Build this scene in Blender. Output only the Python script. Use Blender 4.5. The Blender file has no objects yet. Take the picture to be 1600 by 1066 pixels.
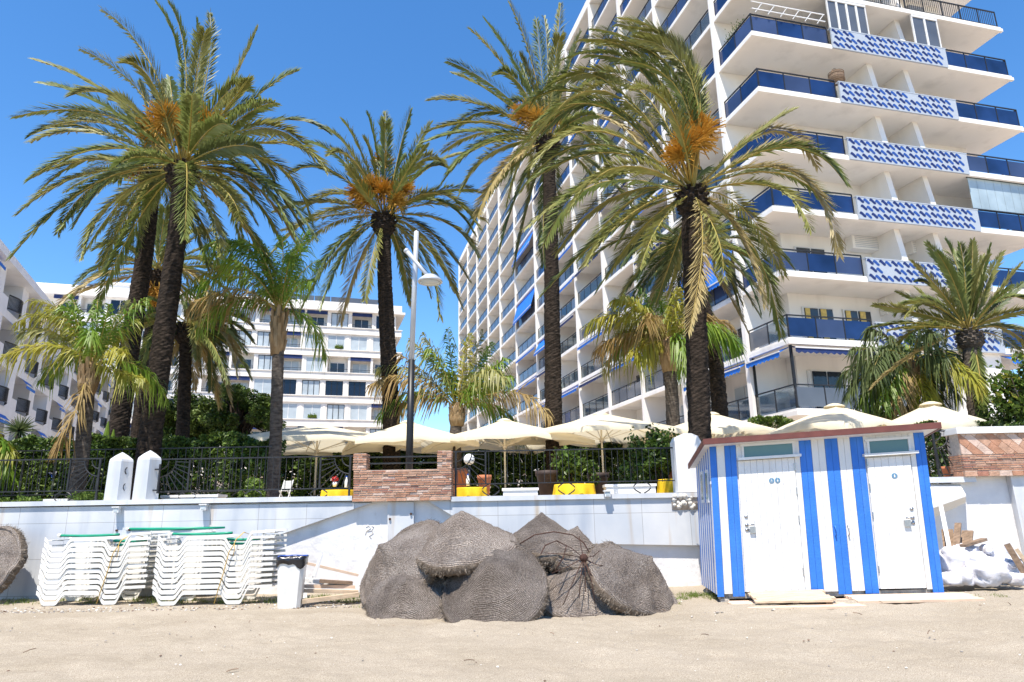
import bpy, math, random
import numpy as np
from mathutils import Vector, Matrix, noise as mnoise
RNG = np.random.default_rng(7); random.seed(7)
scene = bpy.context.scene
COL = scene.collection
rad = math.radians
SKY_STRENGTH = 0.125; SUN_STRENGTH = 4.3; EXPOSURE = 1.0
# ---------------------------------------------------------------- camera model
F = 1060.0; PITCH = rad(14.1); ROLL = 0.018; CZ = 1.35
def ray(px, py):
    x = (px-800)/F; y = (533-py)/F
    c, s = math.cos(ROLL), math.sin(ROLL)
    x, y = c*x+s*y, -s*x+c*y
    return np.array([x, math.cos(PITCH)-y*math.sin(PITCH), math.sin(PITCH)+y*math.cos(PITCH)])
def at(px, py, Y):
    """world point at depth Y seen at photo pixel (px, py)"""
    r = ray(px, py); t = Y/r[1]
    return np.array([r[0]*t, Y, CZ+r[2]*t])
def V(*a): return np.array(a, float)
def nrm(a):
    a = np.asarray(a, float); return a/max(1e-9, np.linalg.norm(a))
def ground_z(x, y):
    """the beach: flat, rising a little to the right near the wall"""
    t = min(1, max(0, (x-2.5)/4.0)); s = min(1, max(0, (y-7.5)/2.0))
    return 0.12*t*t*(3-2*t)*s*s*(3-2*s)
# ---------------------------------------------------------------- materials
MATS = {}
def mat(name, col, rough=0.7, var=0.12, scale=4.0, bump=0.0, bscale=40.0, spec=0.4, metal=0.0,
        col2=None, detail=6.0, trans=0.0, alpha=1.0, stretch=None):
    m = bpy.data.materials.new(name); m.use_nodes = True; MATS[name] = m
    nt = m.node_tree; N = nt.nodes; L = nt.links
    b = N['Principled BSDF']
    b.inputs['Roughness'].default_value = rough
    b.inputs['Specular IOR Level'].default_value = spec
    b.inputs['Metallic'].default_value = metal
    tc = N.new('ShaderNodeTexCoord'); src = tc.outputs['Object']
    if stretch:
        mp = N.new('ShaderNodeMapping'); mp.inputs['Scale'].default_value = stretch
        L.new(src, mp.inputs['Vector']); src = mp.outputs['Vector']
    nz = N.new('ShaderNodeTexNoise'); nz.inputs['Scale'].default_value = scale; nz.inputs['Detail'].default_value = detail
    L.new(src, nz.inputs['Vector'])
    rp = N.new('ShaderNodeValToRGB'); L.new(nz.outputs['Fac'], rp.inputs['Fac'])
    c2 = col2 if col2 else tuple(min(1, c*(1+var)) for c in col)
    c1 = col if col2 else tuple(c*(1-var) for c in col)
    rp.color_ramp.elements[0].position = 0.32; rp.color_ramp.elements[1].position = 0.68
    rp.color_ramp.elements[0].color = (*c1, 1); rp.color_ramp.elements[1].color = (*c2, 1)
    L.new(rp.outputs['Color'], b.inputs['Base Color'])
    if bump > 0:
        n2 = N.new('ShaderNodeTexNoise'); n2.inputs['Scale'].default_value = bscale; n2.inputs['Detail'].default_value = 5
        L.new(src, n2.inputs['Vector'])
        bp = N.new('ShaderNodeBump'); bp.inputs['Strength'].default_value = bump; bp.inputs['Distance'].default_value = 0.02
        L.new(n2.outputs['Fac'], bp.inputs['Height']); L.new(bp.outputs['Normal'], b.inputs['Normal'])
    if trans > 0:
        tr = N.new('ShaderNodeBsdfTranslucent'); L.new(rp.outputs['Color'], tr.inputs['Color'])
        mx = N.new('ShaderNodeMixShader'); mx.inputs['Fac'].default_value = trans
        L.new(b.outputs['BSDF'], mx.inputs[1]); L.new(tr.outputs['BSDF'], mx.inputs[2])
        L.new(mx.outputs['Shader'], N['Material Output'].inputs['Surface'])
    if alpha < 1: b.inputs['Alpha'].default_value = alpha
    return m
def nodes_of(m): return m.node_tree.nodes, m.node_tree.links, m.node_tree.nodes['Principled BSDF']
def streaks(m, amount=0.25, col=(0.42, 0.36, 0.28), sc=(1.6, 1.6, 0.18), lo=0.52, hi=0.75):
    """rust and rain streaks that run down a wall (its own stains)"""
    N, L, b = nodes_of(m)
    tc = N.new('ShaderNodeTexCoord'); mp = N.new('ShaderNodeMapping'); mp.inputs['Scale'].default_value = sc
    nz = N.new('ShaderNodeTexNoise'); nz.inputs['Scale'].default_value = 1.0; nz.inputs['Detail'].default_value = 8
    rp = N.new('ShaderNodeValToRGB'); rp.color_ramp.elements[0].position = lo; rp.color_ramp.elements[1].position = hi
    rp.color_ramp.elements[0].color = (0, 0, 0, 1); rp.color_ramp.elements[1].color = (amount, amount, amount, 1)
    mx = N.new('ShaderNodeMixRGB'); mx.inputs['Color2'].default_value = (*col, 1)
    old = b.inputs['Base Color'].links[0].from_socket
    L.new(tc.outputs['Object'], mp.inputs['Vector']); L.new(mp.outputs['Vector'], nz.inputs['Vector'])
    L.new(nz.outputs['Fac'], rp.inputs['Fac']); L.new(rp.outputs['Color'], mx.inputs['Fac'])
    L.new(old, mx.inputs['Color1']); L.new(mx.outputs['Color'], b.inputs['Base Color'])
    return m
WHITE = streaks(mat('white_render', (0.74, 0.73, 0.715), 0.8, 0.05, 1.5, 0.15, 60, 0.2), 0.35)
mat('white_soffit', (0.78, 0.76, 0.73), 0.85, 0.05, 0.7, 0.05, 30, 0.2)
streaks(mat('tower_white', (0.80, 0.765, 0.72), 0.8, 0.04, 0.5, 0.05, 20, 0.2), 0.35, (0.45, 0.42, 0.38), (0.9, 0.9, 0.1))
streaks(mat('cool_white', (0.74, 0.77, 0.81), 0.8, 0.05, 0.5, 0.05, 20, 0.2), 0.3, (0.45, 0.44, 0.42), (0.9, 0.9, 0.1))
mat('warm_white', (0.70, 0.62, 0.56), 0.85, 0.05, 0.5, 0.05, 20, 0.2)
streaks(streaks(mat('rough_white_wall', (0.70, 0.69, 0.69), 0.85, 0.06, 3, 0.8, 7, 0.2), 0.5, (0.44, 0.40, 0.36), (2.5, 2.5, 0.35), 0.55, 0.8), 0.5, (0.45, 0.38, 0.30), (5, 5, 3.5), 0.66, 0.78)
streaks(mat('white_paint', (0.70, 0.69, 0.675), 0.5, 0.05, 3, 0.2, 35), 0.3, (0.48, 0.43, 0.36), (7, 7, 0.9), 0.55, 0.8)
mat('white_plastic', (0.66, 0.64, 0.59), 0.4, 0.05, 5, 0.0, 30, 0.4, col2=(0.76, 0.745, 0.71))
streaks(mat('blue_paint', (0.035, 0.17, 0.58), 0.55, 0.12, 3, 0.25, 40, 0.3), 0.3, (0.16, 0.34, 0.70), (9, 9, 0.7), 0.55, 0.8)
mat('brown_paint', (0.14, 0.045, 0.035), 0.5, 0.15, 6, 0.1, 40)
mat('grey_metal', (0.52, 0.54, 0.57), 0.4, 0.06, 5, metal=0.3)
mat('steel', (0.45, 0.45, 0.46), 0.3, 0.1, 20, metal=0.9)
mat('black_iron', (0.018, 0.019, 0.022), 0.5, 0.4, 9, 0.1, 60)
mat('black_metal', (0.010, 0.011, 0.014), 0.45, 0.2, 5)
mat('rust', (0.06, 0.026, 0.017), 0.85, 0.4, 30, 0.4, 80)
mat('blue_canvas', (0.015, 0.16, 0.62), 0.75, 0.12, 3)
mat('navy_canvas', (0.012, 0.03, 0.12), 0.75, 0.2, 3)
mat('green_plastic', (0.01, 0.26, 0.15), 0.4, 0.12, 4)
mat('cream_canvas', (0.84, 0.76, 0.58), 0.8, 0.03, 2, 0.1, 90, 0.2, trans=0.38)
mat('yellow_cloth', (0.80, 0.52, 0.015), 0.7, 0.1, 5, trans=0.1)
mat('terracotta', (0.42, 0.15, 0.07), 0.8, 0.15, 8)
mat('dark_pot', (0.045, 0.028, 0.022), 0.7, 0.2, 8)
mat('red_flower', (0.5, 0.03, 0.03), 0.7, 0.3, 20)
mat('globe', (0.85, 0.84, 0.80), 0.3, 0.04, 4)
mat('timber', (0.52, 0.40, 0.28), 0.8, 0.2, 3, 0.3, 30, 0.2, stretch=(1, 8, 8))
mat('old_timber', (0.23, 0.16, 0.11), 0.85, 0.3, 3, 0.4, 30, 0.2, stretch=(1, 8, 8))
mat('pink_deck', (0.62, 0.46, 0.34), 0.8, 0.12, 3, 0.3, 30, 0.2, stretch=(1, 8, 8))
mat('rope', (0.50, 0.33, 0.10), 0.8, 0.2, 40)
mat('bin_bag', (0.012, 0.012, 0.016), 0.25, 0.2, 10, 0.5, 12, 0.6)
mat('bag_blue', (0.03, 0.10, 0.45), 0.3, 0.2, 10)
streaks(streaks(mat('sack', (0.62, 0.61, 0.64), 0.75, 0.12, 6, 1.0, 7, 0.2), 0.8, (0.20, 0.20, 0.42), (4, 4, 4), 0.63, 0.70), 0.7, (0.34, 0.28, 0.22), (2.5, 2.5, 2.5), 0.55, 0.75)
mat('sack_print', (0.35, 0.32, 0.55), 0.75, 0.3, 8)
mat('mortar', (0.50, 0.42, 0.35), 0.9, 0.15, 20, 0.4, 60)
mat('brick_light', (0.48, 0.29, 0.20), 0.85, 0.2, 9, 0.5, 50, 0.2)
mat('brick_mid', (0.42, 0.22, 0.14), 0.85, 0.2, 9, 0.5, 50, 0.2)
mat('brick_dark', (0.34, 0.16, 0.11), 0.85, 0.25, 9, 0.5, 50, 0.2)
mat('brick_pale', (0.58, 0.43, 0.35), 0.85, 0.2, 9, 0.5, 50, 0.2)
mat('stone', (0.42, 0.38, 0.33), 0.9, 0.3, 12, 0.8, 30)
mat('pavement', (0.46, 0.38, 0.30), 0.9, 0.12, 1.2, 0.2, 20)
# window glass: dark room seen behind a reflective pane
def glass(name, col, rough=0.05, spec=0.6, var=0.3, sc=0.6):
    m = mat(name, col, rough, var, sc, spec=spec); return m
glass('window_glass', (0.035, 0.045, 0.055)); glass('curtain_glass', (0.42, 0.47, 0.50), 0.15, 0.5, 0.12, 0.9)
glass('teal_glass', (0.10, 0.20, 0.21), 0.2, 0.4, 0.1)
glass('blue_glass', (0.012, 0.032, 0.105), 0.08, 0.35, 0.4, 0.6)
glass('blue_glass_pale', (0.04, 0.06, 0.13), 0.08, 0.4, 0.3, 0.35)
glass('grey_glass', (0.10, 0.11, 0.13), 0.08, 0.6, 0.2, 0.5)
mat('mosaic_white', (0.40, 0.44, 0.50), 0.6, 0.10, 30, 0.3, 60)
mat('wave_navy', (0.010, 0.022, 0.115), 0.45, 0.4, 25, 0.2, 60); mat('wave_blue', (0.018, 0.07, 0.29), 0.45, 0.45, 25, 0.2, 60)
mat('pole_cream', (0.66, 0.58, 0.44), 0.5, 0.06, 4); mat('sign_blue', (0.10, 0.22, 0.34), 0.5, 0.1, 5)
mat('yellow_curtain', (0.62, 0.45, 0.14), 0.8, 0.2, 8)
glass('enclosure_glass', (0.34, 0.42, 0.46), 0.05, 0.6, 0.25, 0.5); glass('navy_glass', (0.006, 0.01, 0.025), 0.1, 0.5)
def clear_glass():
    m = bpy.data.materials.new('clear_glass'); m.use_nodes = True; MATS['clear_glass'] = m
    N = m.node_tree.nodes; L = m.node_tree.links; N.remove(N['Principled BSDF'])
    t = N.new('ShaderNodeBsdfTransparent'); t.inputs['Color'].default_value = (0.55, 0.62, 0.66, 1)
    g = N.new('ShaderNodeBsdfGlossy'); g.inputs['Roughness'].default_value = 0.03
    mx = N.new('ShaderNodeMixShader'); mx.inputs['Fac'].default_value = 0.14
    L.new(t.outputs[0], mx.inputs[1]); L.new(g.outputs[0], mx.inputs[2]); L.new(mx.outputs[0], N['Material Output'].inputs['Surface'])
clear_glass()
# marble cladding: pale veined slabs with thin joints
def marble(name, joints=True):
    m = mat(name, (0.52, 0.54, 0.57), 0.45, 0.04, 1.3, 0.03, 30, 0.35, col2=(0.64, 0.64, 0.64))
    streaks(m, 0.65, (0.33, 0.37, 0.44), (2.6, 2.6, 0.5), 0.50, 0.74)
    streaks(m, 0.7, (0.42, 0.29, 0.15), (4.1, 4.1, 0.25), 0.60, 0.76)
    if joints:
        N, L, b = nodes_of(m)
        tc = N.new('ShaderNodeTexCoord'); mp = N.new('ShaderNodeMapping'); mp.inputs['Rotation'].default_value = (rad(90), 0, 0)
        mp.inputs['Location'].default_value = (0.31, 0.045, 0)
        br = N.new('ShaderNodeTexBrick'); br.offset = 0.0; br.inputs['Scale'].default_value = 1.0
        br.inputs['Mortar Size'].default_value = 0.004; br.inputs['Mortar Smooth'].default_value = 0.2
        br.inputs['Brick Width'].default_value = 0.87; br.inputs['Row Height'].default_value = 0.62
        br.inputs['Color1'].default_value = (1, 1, 1, 1); br.inputs['Color2'].default_value = (0.93, 0.94, 0.95, 1)
        br.inputs['Mortar'].default_value = (0.50, 0.47, 0.45, 1)
        mu = N.new('ShaderNodeMixRGB'); mu.blend_type = 'MULTIPLY'; mu.inputs['Fac'].default_value = 1
        old = b.inputs['Base Color'].links[0].from_socket
        L.new(tc.outputs['Object'], mp.inputs['Vector']); L.new(mp.outputs['Vector'], br.inputs['Vector'])
        L.new(old, mu.inputs['Color1']); L.new(br.outputs['Color'], mu.inputs['Color2']); L.new(mu.outputs['Color'], b.inputs['Base Color'])
    return m
marble('marble_slabs'); marble('marble_plain', False)
# foliage
def leafmat(name, col, col2, rough=0.45, trans=0.30, spec=0.28, sc=1.2):
    return mat(name, col, rough, 0.2, sc, spec=spec, col2=col2, trans=trans, detail=3)
leafmat('palm_green', (0.135, 0.175, 0.040), (0.235, 0.265, 0.085))
leafmat('palm_olive', (0.195, 0.205, 0.050), (0.325, 0.31, 0.11))
leafmat('palm_dark', (0.065, 0.098, 0.032), (0.13, 0.16, 0.06))
leafmat('palm_straw', (0.34, 0.27, 0.11), (0.47, 0.38, 0.19))
leafmat('palm_dry', (0.30, 0.17, 0.07), (0.40, 0.27, 0.15), 0.7)
leafmat('queen_green', (0.10, 0.20, 0.02), (0.22, 0.30, 0.04), 0.4, 0.38)
leafmat('queen_yellow', (0.24, 0.26, 0.03), (0.38, 0.33, 0.05), 0.4, 0.35)
leafmat('queen_brown', (0.24, 0.15, 0.05), (0.34, 0.25, 0.10), 0.6, 0.3)
leafmat('frond_stalk', (0.30, 0.25, 0.05), (0.38, 0.27, 0.08), 0.6, 0.0)
leafmat('dates', (0.52, 0.26, 0.03), (0.64, 0.41, 0.09), 0.6, 0.1)
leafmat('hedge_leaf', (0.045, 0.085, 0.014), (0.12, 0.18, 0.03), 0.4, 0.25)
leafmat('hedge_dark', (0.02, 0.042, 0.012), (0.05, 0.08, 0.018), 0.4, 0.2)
leafmat('pine_leaf', (0.035, 0.07, 0.010), (0.09, 0.13, 0.02), 0.6, 0.15)
leafmat('bright_leaf', (0.10, 0.17, 0.025), (0.20, 0.27, 0.05), 0.45, 0.3)
leafmat('grass_blade', (0.12, 0.19, 0.03), (0.24, 0.26, 0.07), 0.6, 0.3)
mat('bark', (0.010, 0.008, 0.006), 0.95, 0.5, 9, 1.0, 26, 0.15, col2=(0.052, 0.038, 0.029), stretch=(1, 1, 2.2))
mat('bark_pale', (0.045, 0.036, 0.030), 0.95, 0.3, 7, 0.9, 26, 0.15, col2=(0.125, 0.104, 0.086), stretch=(1, 1, 3))
mat('bark_sheath', (0.20, 0.125, 0.06), 0.95, 0.3, 6, 0.9, 20, 0.15, col2=(0.30, 0.22, 0.13), stretch=(2, 2, 0.5))
mat('wood_branch', (0.06, 0.042, 0.03), 0.9, 0.3, 9, 0.6, 30)
# sand, gravel
def sandmat():
    m = mat('sand', (0.385, 0.33, 0.255), 0.95, 0.1, 0.8, 0.0, 40, 0.1, col2=(0.455, 0.395, 0.315), detail=10)
    N, L, b = nodes_of(m)
    tc = N.new('ShaderNodeTexCoord')
    n1 = N.new('ShaderNodeTexNoise'); n1.inputs['Scale'].default_value = 130; n1.inputs['Detail'].default_value = 4
    vo = N.new('ShaderNodeTexVoronoi'); vo.inputs['Scale'].default_value = 42
    n3 = N.new('ShaderNodeTexNoise'); n3.inputs['Scale'].default_value = 9; n3.inputs['Detail'].default_value = 8
    rp = N.new('ShaderNodeValToRGB'); rp.color_ramp.elements[0].position = 0.36; rp.color_ramp.elements[1].position = 0.60
    rp.color_ramp.elements[0].color = (0.58, 0.55, 0.52, 1); rp.color_ramp.elements[1].color = (1.10, 1.10, 1.10, 1)
    mu = N.new('ShaderNodeMixRGB'); mu.blend_type = 'MULTIPLY'; mu.inputs['Fac'].default_value = 1
    old = b.inputs['Base Color'].links[0].from_socket
    for n in (n1, vo, n3): L.new(tc.outputs['Object'], n.inputs['Vector'])
    L.new(n1.outputs['Fac'], rp.inputs['Fac']); L.new(old, mu.inputs['Color1']); L.new(rp.outputs['Color'], mu.inputs['Color2'])
    L.new(mu.outputs['Color'], b.inputs['Base Color'])
    ad = N.new('ShaderNodeMath'); ad.operation = 'MULTIPLY_ADD'; ad.inputs[1].default_value = 0.6
    L.new(n3.outputs['Fac'], ad.inputs[0]); L.new(n1.outputs['Fac'], ad.inputs[2])
    bp = N.new('ShaderNodeBump'); bp.inputs['Strength'].default_value = 0.6; bp.inputs['Distance'].default_value = 0.035
    L.new(ad.outputs[0], bp.inputs['Height']); L.new(bp.outputs['Normal'], b.inputs['Normal'])
sandmat()
mat('pebble_grey', (0.30, 0.27, 0.24), 0.9, 0.3, 15); mat('pebble_white', (0.62, 0.58, 0.52), 0.9, 0.2, 15); mat('pebble_brown', (0.20, 0.13, 0.09), 0.9, 0.3, 15)
def strawmat():
    m = mat('straw_weave', (0.20, 0.168, 0.148), 0.95, 0.25, 2.4, 0.0, 40, 0.1, col2=(0.36, 0.315, 0.285), detail=8)
    N, L, b = nodes_of(m)
    tc = N.new('ShaderNodeTexCoord')
    wv = N.new('ShaderNodeTexWave'); wv.wave_type = 'RINGS'; wv.rings_direction = 'Z'
    wv.inputs['Scale'].default_value = 19; wv.inputs['Distortion'].default_value = 3.2; wv.inputs['Detail'].default_value = 4; wv.inputs['Detail Scale'].default_value = 3
    nz = N.new('ShaderNodeTexNoise'); nz.inputs['Scale'].default_value = 75; nz.inputs['Detail'].default_value = 4
    vo = N.new('ShaderNodeTexVoronoi'); vo.inputs['Scale'].default_value = 48
    for n in (wv, nz, vo): L.new(tc.outputs['Object'], n.inputs['Vector'])
    a = N.new('ShaderNodeMath'); a.operation = 'MULTIPLY_ADD'; a.inputs[1].default_value = 1.5
    wm = N.new('ShaderNodeMath'); wm.operation = 'MULTIPLY'; wm.inputs[1].default_value = 0.75; L.new(wv.outputs['Fac'], wm.inputs[0])
    L.new(nz.outputs['Fac'], a.inputs[0]); L.new(wm.outputs[0], a.inputs[2])
    a2 = N.new('ShaderNodeMath'); a2.operation = 'MULTIPLY_ADD'; a2.inputs[1].default_value = 0.6
    L.new(vo.outputs['Distance'], a2.inputs[0]); L.new(a.outputs[0], a2.inputs[2])
    bp = N.new('ShaderNodeBump'); bp.inputs['Strength'].default_value = 1.0; bp.inputs['Distance'].default_value = 0.035
    L.new(a2.outputs[0], bp.inputs['Height']); L.new(bp.outputs['Normal'], b.inputs['Normal'])
    rp = N.new('ShaderNodeValToRGB'); rp.color_ramp.elements[0].position = 0.3; rp.color_ramp.elements[1].position = 0.65
    rp.color_ramp.elements[0].color = (0.42, 0.39, 0.36, 1); rp.color_ramp.elements[1].color = (1.25, 1.24, 1.22, 1)
    mu = N.new('ShaderNodeMixRGB'); mu.blend_type = 'MULTIPLY'; mu.inputs['Fac'].default_value = 1
    old = b.inputs['Base Color'].links[0].from_socket
    L.new(nz.outputs['Fac'], rp.inputs['Fac']); L.new(old, mu.inputs['Color1']); L.new(rp.outputs['Color'], mu.inputs['Color2'])
    L.new(mu.outputs['Color'], b.inputs['Base Color'])
strawmat()
def tonal(m, lo, hi):
    """weathered to a different tone from one object to the next"""
    N, L, b = nodes_of(m); oi = N.new('ShaderNodeObjectInfo'); mr = N.new('ShaderNodeMapRange'); mr.inputs['To Min'].default_value = lo; mr.inputs['To Max'].default_value = hi
    hv = N.new('ShaderNodeHueSaturation'); old = b.inputs['Base Color'].links[0].from_socket
    L.new(oi.outputs['Random'], mr.inputs['Value']); L.new(mr.outputs['Result'], hv.inputs['Value']); L.new(old, hv.inputs['Color']); L.new(hv.outputs['Color'], b.inputs['Base Color'])
tonal(MATS['straw_weave'], 0.95, 1.55); tonal(MATS['white_plastic'], 0.90, 1.04); tonal(MATS['white_paint'], 0.94, 1.04)
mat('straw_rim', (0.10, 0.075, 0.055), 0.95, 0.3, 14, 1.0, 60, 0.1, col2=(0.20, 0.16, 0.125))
mat('straw_fringe', (0.15, 0.118, 0.09), 0.95, 0.3, 12, col2=(0.30, 0.25, 0.20))
# ---------------------------------------------------------------- mesh building
class MB:
    def __init__(s): s.v = []; s.f = []; s.mi = []; s.n = 0
    def add(s, verts, faces, mi=0):
        verts = np.asarray(verts, float).reshape(-1, 3)
        k = s.n; s.v.append(verts); s.n += len(verts)
        for f in faces: s.f.append([i+k for i in f])
        s.mi += [mi]*len(faces)
    def box(s, x0, x1, y0, y1, z0, z1, mi=0):
        v = [(x, y, z) for z in (z0, z1) for y in (y0, y1) for x in (x0, x1)]
        s.add(v, [(0, 2, 3, 1), (4, 5, 7, 6), (0, 1, 5, 4), (2, 6, 7, 3), (0, 4, 6, 2), (1, 3, 7, 5)], mi)
    def obox(s, c, ax, ay, az, mi=0):
        c, ax, ay, az = map(np.asarray, (c, ax, ay, az))
        v = [c+x*ax+y*ay+z*az for z in (-1, 1) for y in (-1, 1) for x in (-1, 1)]
        s.add(v, [(0, 2, 3, 1), (4, 5, 7, 6), (0, 1, 5, 4), (2, 6, 7, 3), (0, 4, 6, 2), (1, 3, 7, 5)], mi)
    def bar(s, p, q, w, h=None, mi=0, up=(0, 0, 1)):
        p = np.asarray(p, float); q = np.asarray(q, float); h = w if h is None else h
        d = q-p; L = np.linalg.norm(d)
        if L < 1e-6: return
        d = d/L; sd = np.cross(d, up)
        if np.linalg.norm(sd) < 1e-3: sd = np.cross(d, (1, 0, 0))
        sd = nrm(sd); u = np.cross(sd, d)
        s.obox((p+q)/2, d*L/2, sd*w/2, u*h/2, mi)
    def tube(s, pts, r, n=8, mi=0, cap=True):
        pts = np.asarray(pts, float); m = len(pts)
        r = np.full(m, r) if np.isscalar(r) else np.asarray(r, float)
        t = np.gradient(pts, axis=0); t /= np.linalg.norm(t, axis=1)[:, None]+1e-9
        ref = V(0, 1, 0) if abs(t[0][2]) > 0.7 else V(0, 0, 1)
        vs = []
        a = np.linspace(0, 2*math.pi, n, endpoint=False)
        for i in range(m):
            x = nrm(np.cross(ref, t[i])); y = np.cross(t[i], x)
            rr = r[i] if np.ndim(r[i]) else np.full(n, r[i])
            vs.append(pts[i]+(np.cos(a)*rr)[:, None]*x+(np.sin(a)*rr)[:, None]*y)
        fs = [(i*n+j, i*n+(j+1) % n, (i+1)*n+(j+1) % n, (i+1)*n+j) for i in range(m-1) for j in range(n)]
        if cap: fs += [tuple(range(n-1, -1, -1)), tuple((m-1)*n+j for j in range(n))]
        s.add(np.concatenate(vs), fs, mi)
    def lathe(s, prof, n=24, c=(0, 0, 0), mi=0):
        a = np.linspace(0, 2*math.pi, n, endpoint=False); vs = []
        for r, z in prof: vs += [(c[0]+r*math.cos(t), c[1]+r*math.sin(t), c[2]+z) for t in a]
        m = len(prof)
        fs = [(i*n+j, i*n+(j+1) % n, (i+1)*n+(j+1) % n, (i+1)*n+j) for i in range(m-1) for j in range(n)]
        fs += [tuple(range(n-1, -1, -1)), tuple((m-1)*n+j for j in range(n))]
        s.add(vs, fs, mi)
    def prism(s, poly, off, mi=0):
        poly = np.asarray(poly, float); n = len(poly); off = np.asarray(off, float)
        v = np.concatenate([poly, poly+off])
        s.add(v, [tuple(range(n-1, -1, -1)), tuple(range(n, 2*n))]+[(i, (i+1) % n, n+(i+1) % n, n+i) for i in range(n)], mi)
    def build(s, name, mats, parent=None, smooth=False, rel=None, M=None):
        v = np.concatenate(s.v) if s.v else np.zeros((0, 3))
        if M is not None: v = v@np.asarray(M)[:3, :3].T+np.asarray(M)[:3, 3]
        if rel is not None: v = v-np.asarray(rel)
        me = bpy.data.meshes.new(name); me.from_pydata(v.tolist(), [], s.f)
        return finish(me, name, mats, parent, smooth, s.mi)
def finish(me, name, mats, parent, smooth, mi):
    mats = [mats] if isinstance(mats, str) else mats
    for m in mats: me.materials.append(MATS[m])
    if len(mats) > 1: me.polygons.foreach_set('material_index', np.asarray(mi, np.int32))
    if smooth: me.polygons.foreach_set('use_smooth', np.ones(len(me.polygons), bool))
    me.update()
    o = bpy.data.objects.new(name, me); COL.objects.link(o)
    if parent is not None: o.parent = parent
    return o
def quads(name, vq, mats, parent=None, mi=None, rel=None):
    """vq (n,4,3): n separate four-sided leaves"""
    vq = np.asarray(vq, float)
    if rel is not None: vq = vq-np.asarray(rel)
    n = len(vq); me = bpy.data.meshes.new(name)
    me.vertices.add(4*n); me.vertices.foreach_set('co', vq.reshape(-1))
    me.loops.add(4*n); me.loops.foreach_set('vertex_index', np.arange(4*n, dtype=np.int32))
    me.polygons.add(n); me.polygons.foreach_set('loop_start', np.arange(0, 4*n, 4, dtype=np.int32))
    me.polygons.foreach_set('loop_total', np.full(n, 4, np.int32))
    o = finish(me, name, mats, parent, False, np.zeros(n, np.int32) if mi is None else mi)
    me.validate(); return o
def thing(name, label, cat, loc=(0, 0, 0), rot=0.0, group=None):
    o = bpy.data.objects.new(name, None); COL.objects.link(o)
    o.location = [float(k) for k in loc]; o.rotation_euler = (0, 0, rot)
    tag(o, label, cat, group); return o
def tag(o, label, cat, group=None, loc=None):
    o['label'] = label; o['category'] = cat
    if group: o['group'] = group
    return o
def setting(o, kind='structure'):
    o['kind'] = kind; return o
def copy_tree(o, parent=None):
    c = o.copy(); COL.objects.link(c)
    if parent is not None: c.parent = parent
    for ch in list(o.children): copy_tree(ch, c)
    return c
def fbm(x, y, z, sc=1.0):
    return mnoise.fractal(Vector((x*sc, y*sc, z*sc)), 1.0, 2.0, 3)
# ================================================================ THE SETTING
ZP = 1.60; YW = 12.7           # promenade level, front of the retaining wall
def make_sand():
    xs = np.concatenate([np.linspace(-300, -16, 12), np.linspace(-13, 13, 420), np.linspace(16, 300, 12)])
    ys = np.concatenate([np.linspace(-250, 3, 12), np.linspace(5.5, 13.0, 210)])
    P = np.zeros((len(ys), len(xs), 3))
    for j, y in enumerate(ys):
        for i, x in enumerate(xs):
            z = ground_z(x, y)
            if -13.5 < x < 13.5 and y > 4:
                f = max(0, min(1, (10.4-y)/1.0))        # trodden part of the beach
                z += 0.034*fbm(x, y*1.6, 1, 1.1)*f+0.020*fbm(x, y, 5, 4.0)*(0.35+0.65*f)+0.008*fbm(x, y, 9, 12)
                z += 0.035*math.exp(-((y-10.0-0.18*fbm(x, 0, 3, .5))/0.22)**2)      # low ridge of raked sand
            P[j, i] = (x, y, z)
    for k in range(170):         # old soft footprints and dents
        fx, fy, fa, fd = RNG.uniform(-8, 8), RNG.uniform(6.2, 10.2), RNG.normal(.3, .9), RNG.uniform(.006, .022)
        dx, dy = P[:, :, 0]-fx, P[:, :, 1]-fy; m = (abs(dx) < .45) & (abs(dy) < .45)
        u1, u2 = dx*math.cos(fa)+dy*math.sin(fa), dy*math.cos(fa)-dx*math.sin(fa); q = (u1/.15)**2+(u2/.085)**2
        P[:, :, 2] += np.where(m, fd*(-np.exp(-q)+.45*np.exp(-3*(np.sqrt(q)-1.7)**2)), 0)
    n = len(xs); fs = [(j*n+i, j*n+i+1, (j+1)*n+i+1, (j+1)*n+i) for j in range(len(ys)-1) for i in range(n-1)]
    b = MB(); b.add(P.reshape(-1, 3), fs); setting(b.build('sand', 'sand', smooth=True))
make_sand()
b = MB(); b.box(-300, 300, YW+0.35, 420, 0.3, ZP); setting(b.build('pavement', 'pavement'))
# ================================================================ APARTMENT TOWER
C0 = at(1185, 137, 28.0); C0[2] = 0
TU = V(math.sin(rad(75.5)), math.cos(rad(75.5)), 0); TV = V(-TU[1], TU[0], 0)
def tower_end(px, py, v0):          # local (u, z) on a plane parallel to the end facade
    r = ray(px, py); c = V(0, 0, CZ); t = ((C0+TV*v0-c)@TV)/(r@TV); p = c+r*t-C0
    return float(p@TU), float(p[2])
def zb(k): return 8.1+3.04*(k-2)
FINS = [3.06, 9.2, 14.4, 19.8, 25.7, 31.4, 37.2, 45.0, 52.4, 59.2, 66.4, 73.6, 81.3]
tower = thing('apartment_tower', 'tall white apartment tower with blue glass balconies and panels of blue wave tiles', 'apartment building', C0, rad(14.5))
TP = dict(parent=tower)
b = MB(); b.box(1.9, 14.4, 2.2, 81, 1.5, 41.4); b.build('wall', 'tower_white', tower)
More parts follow.
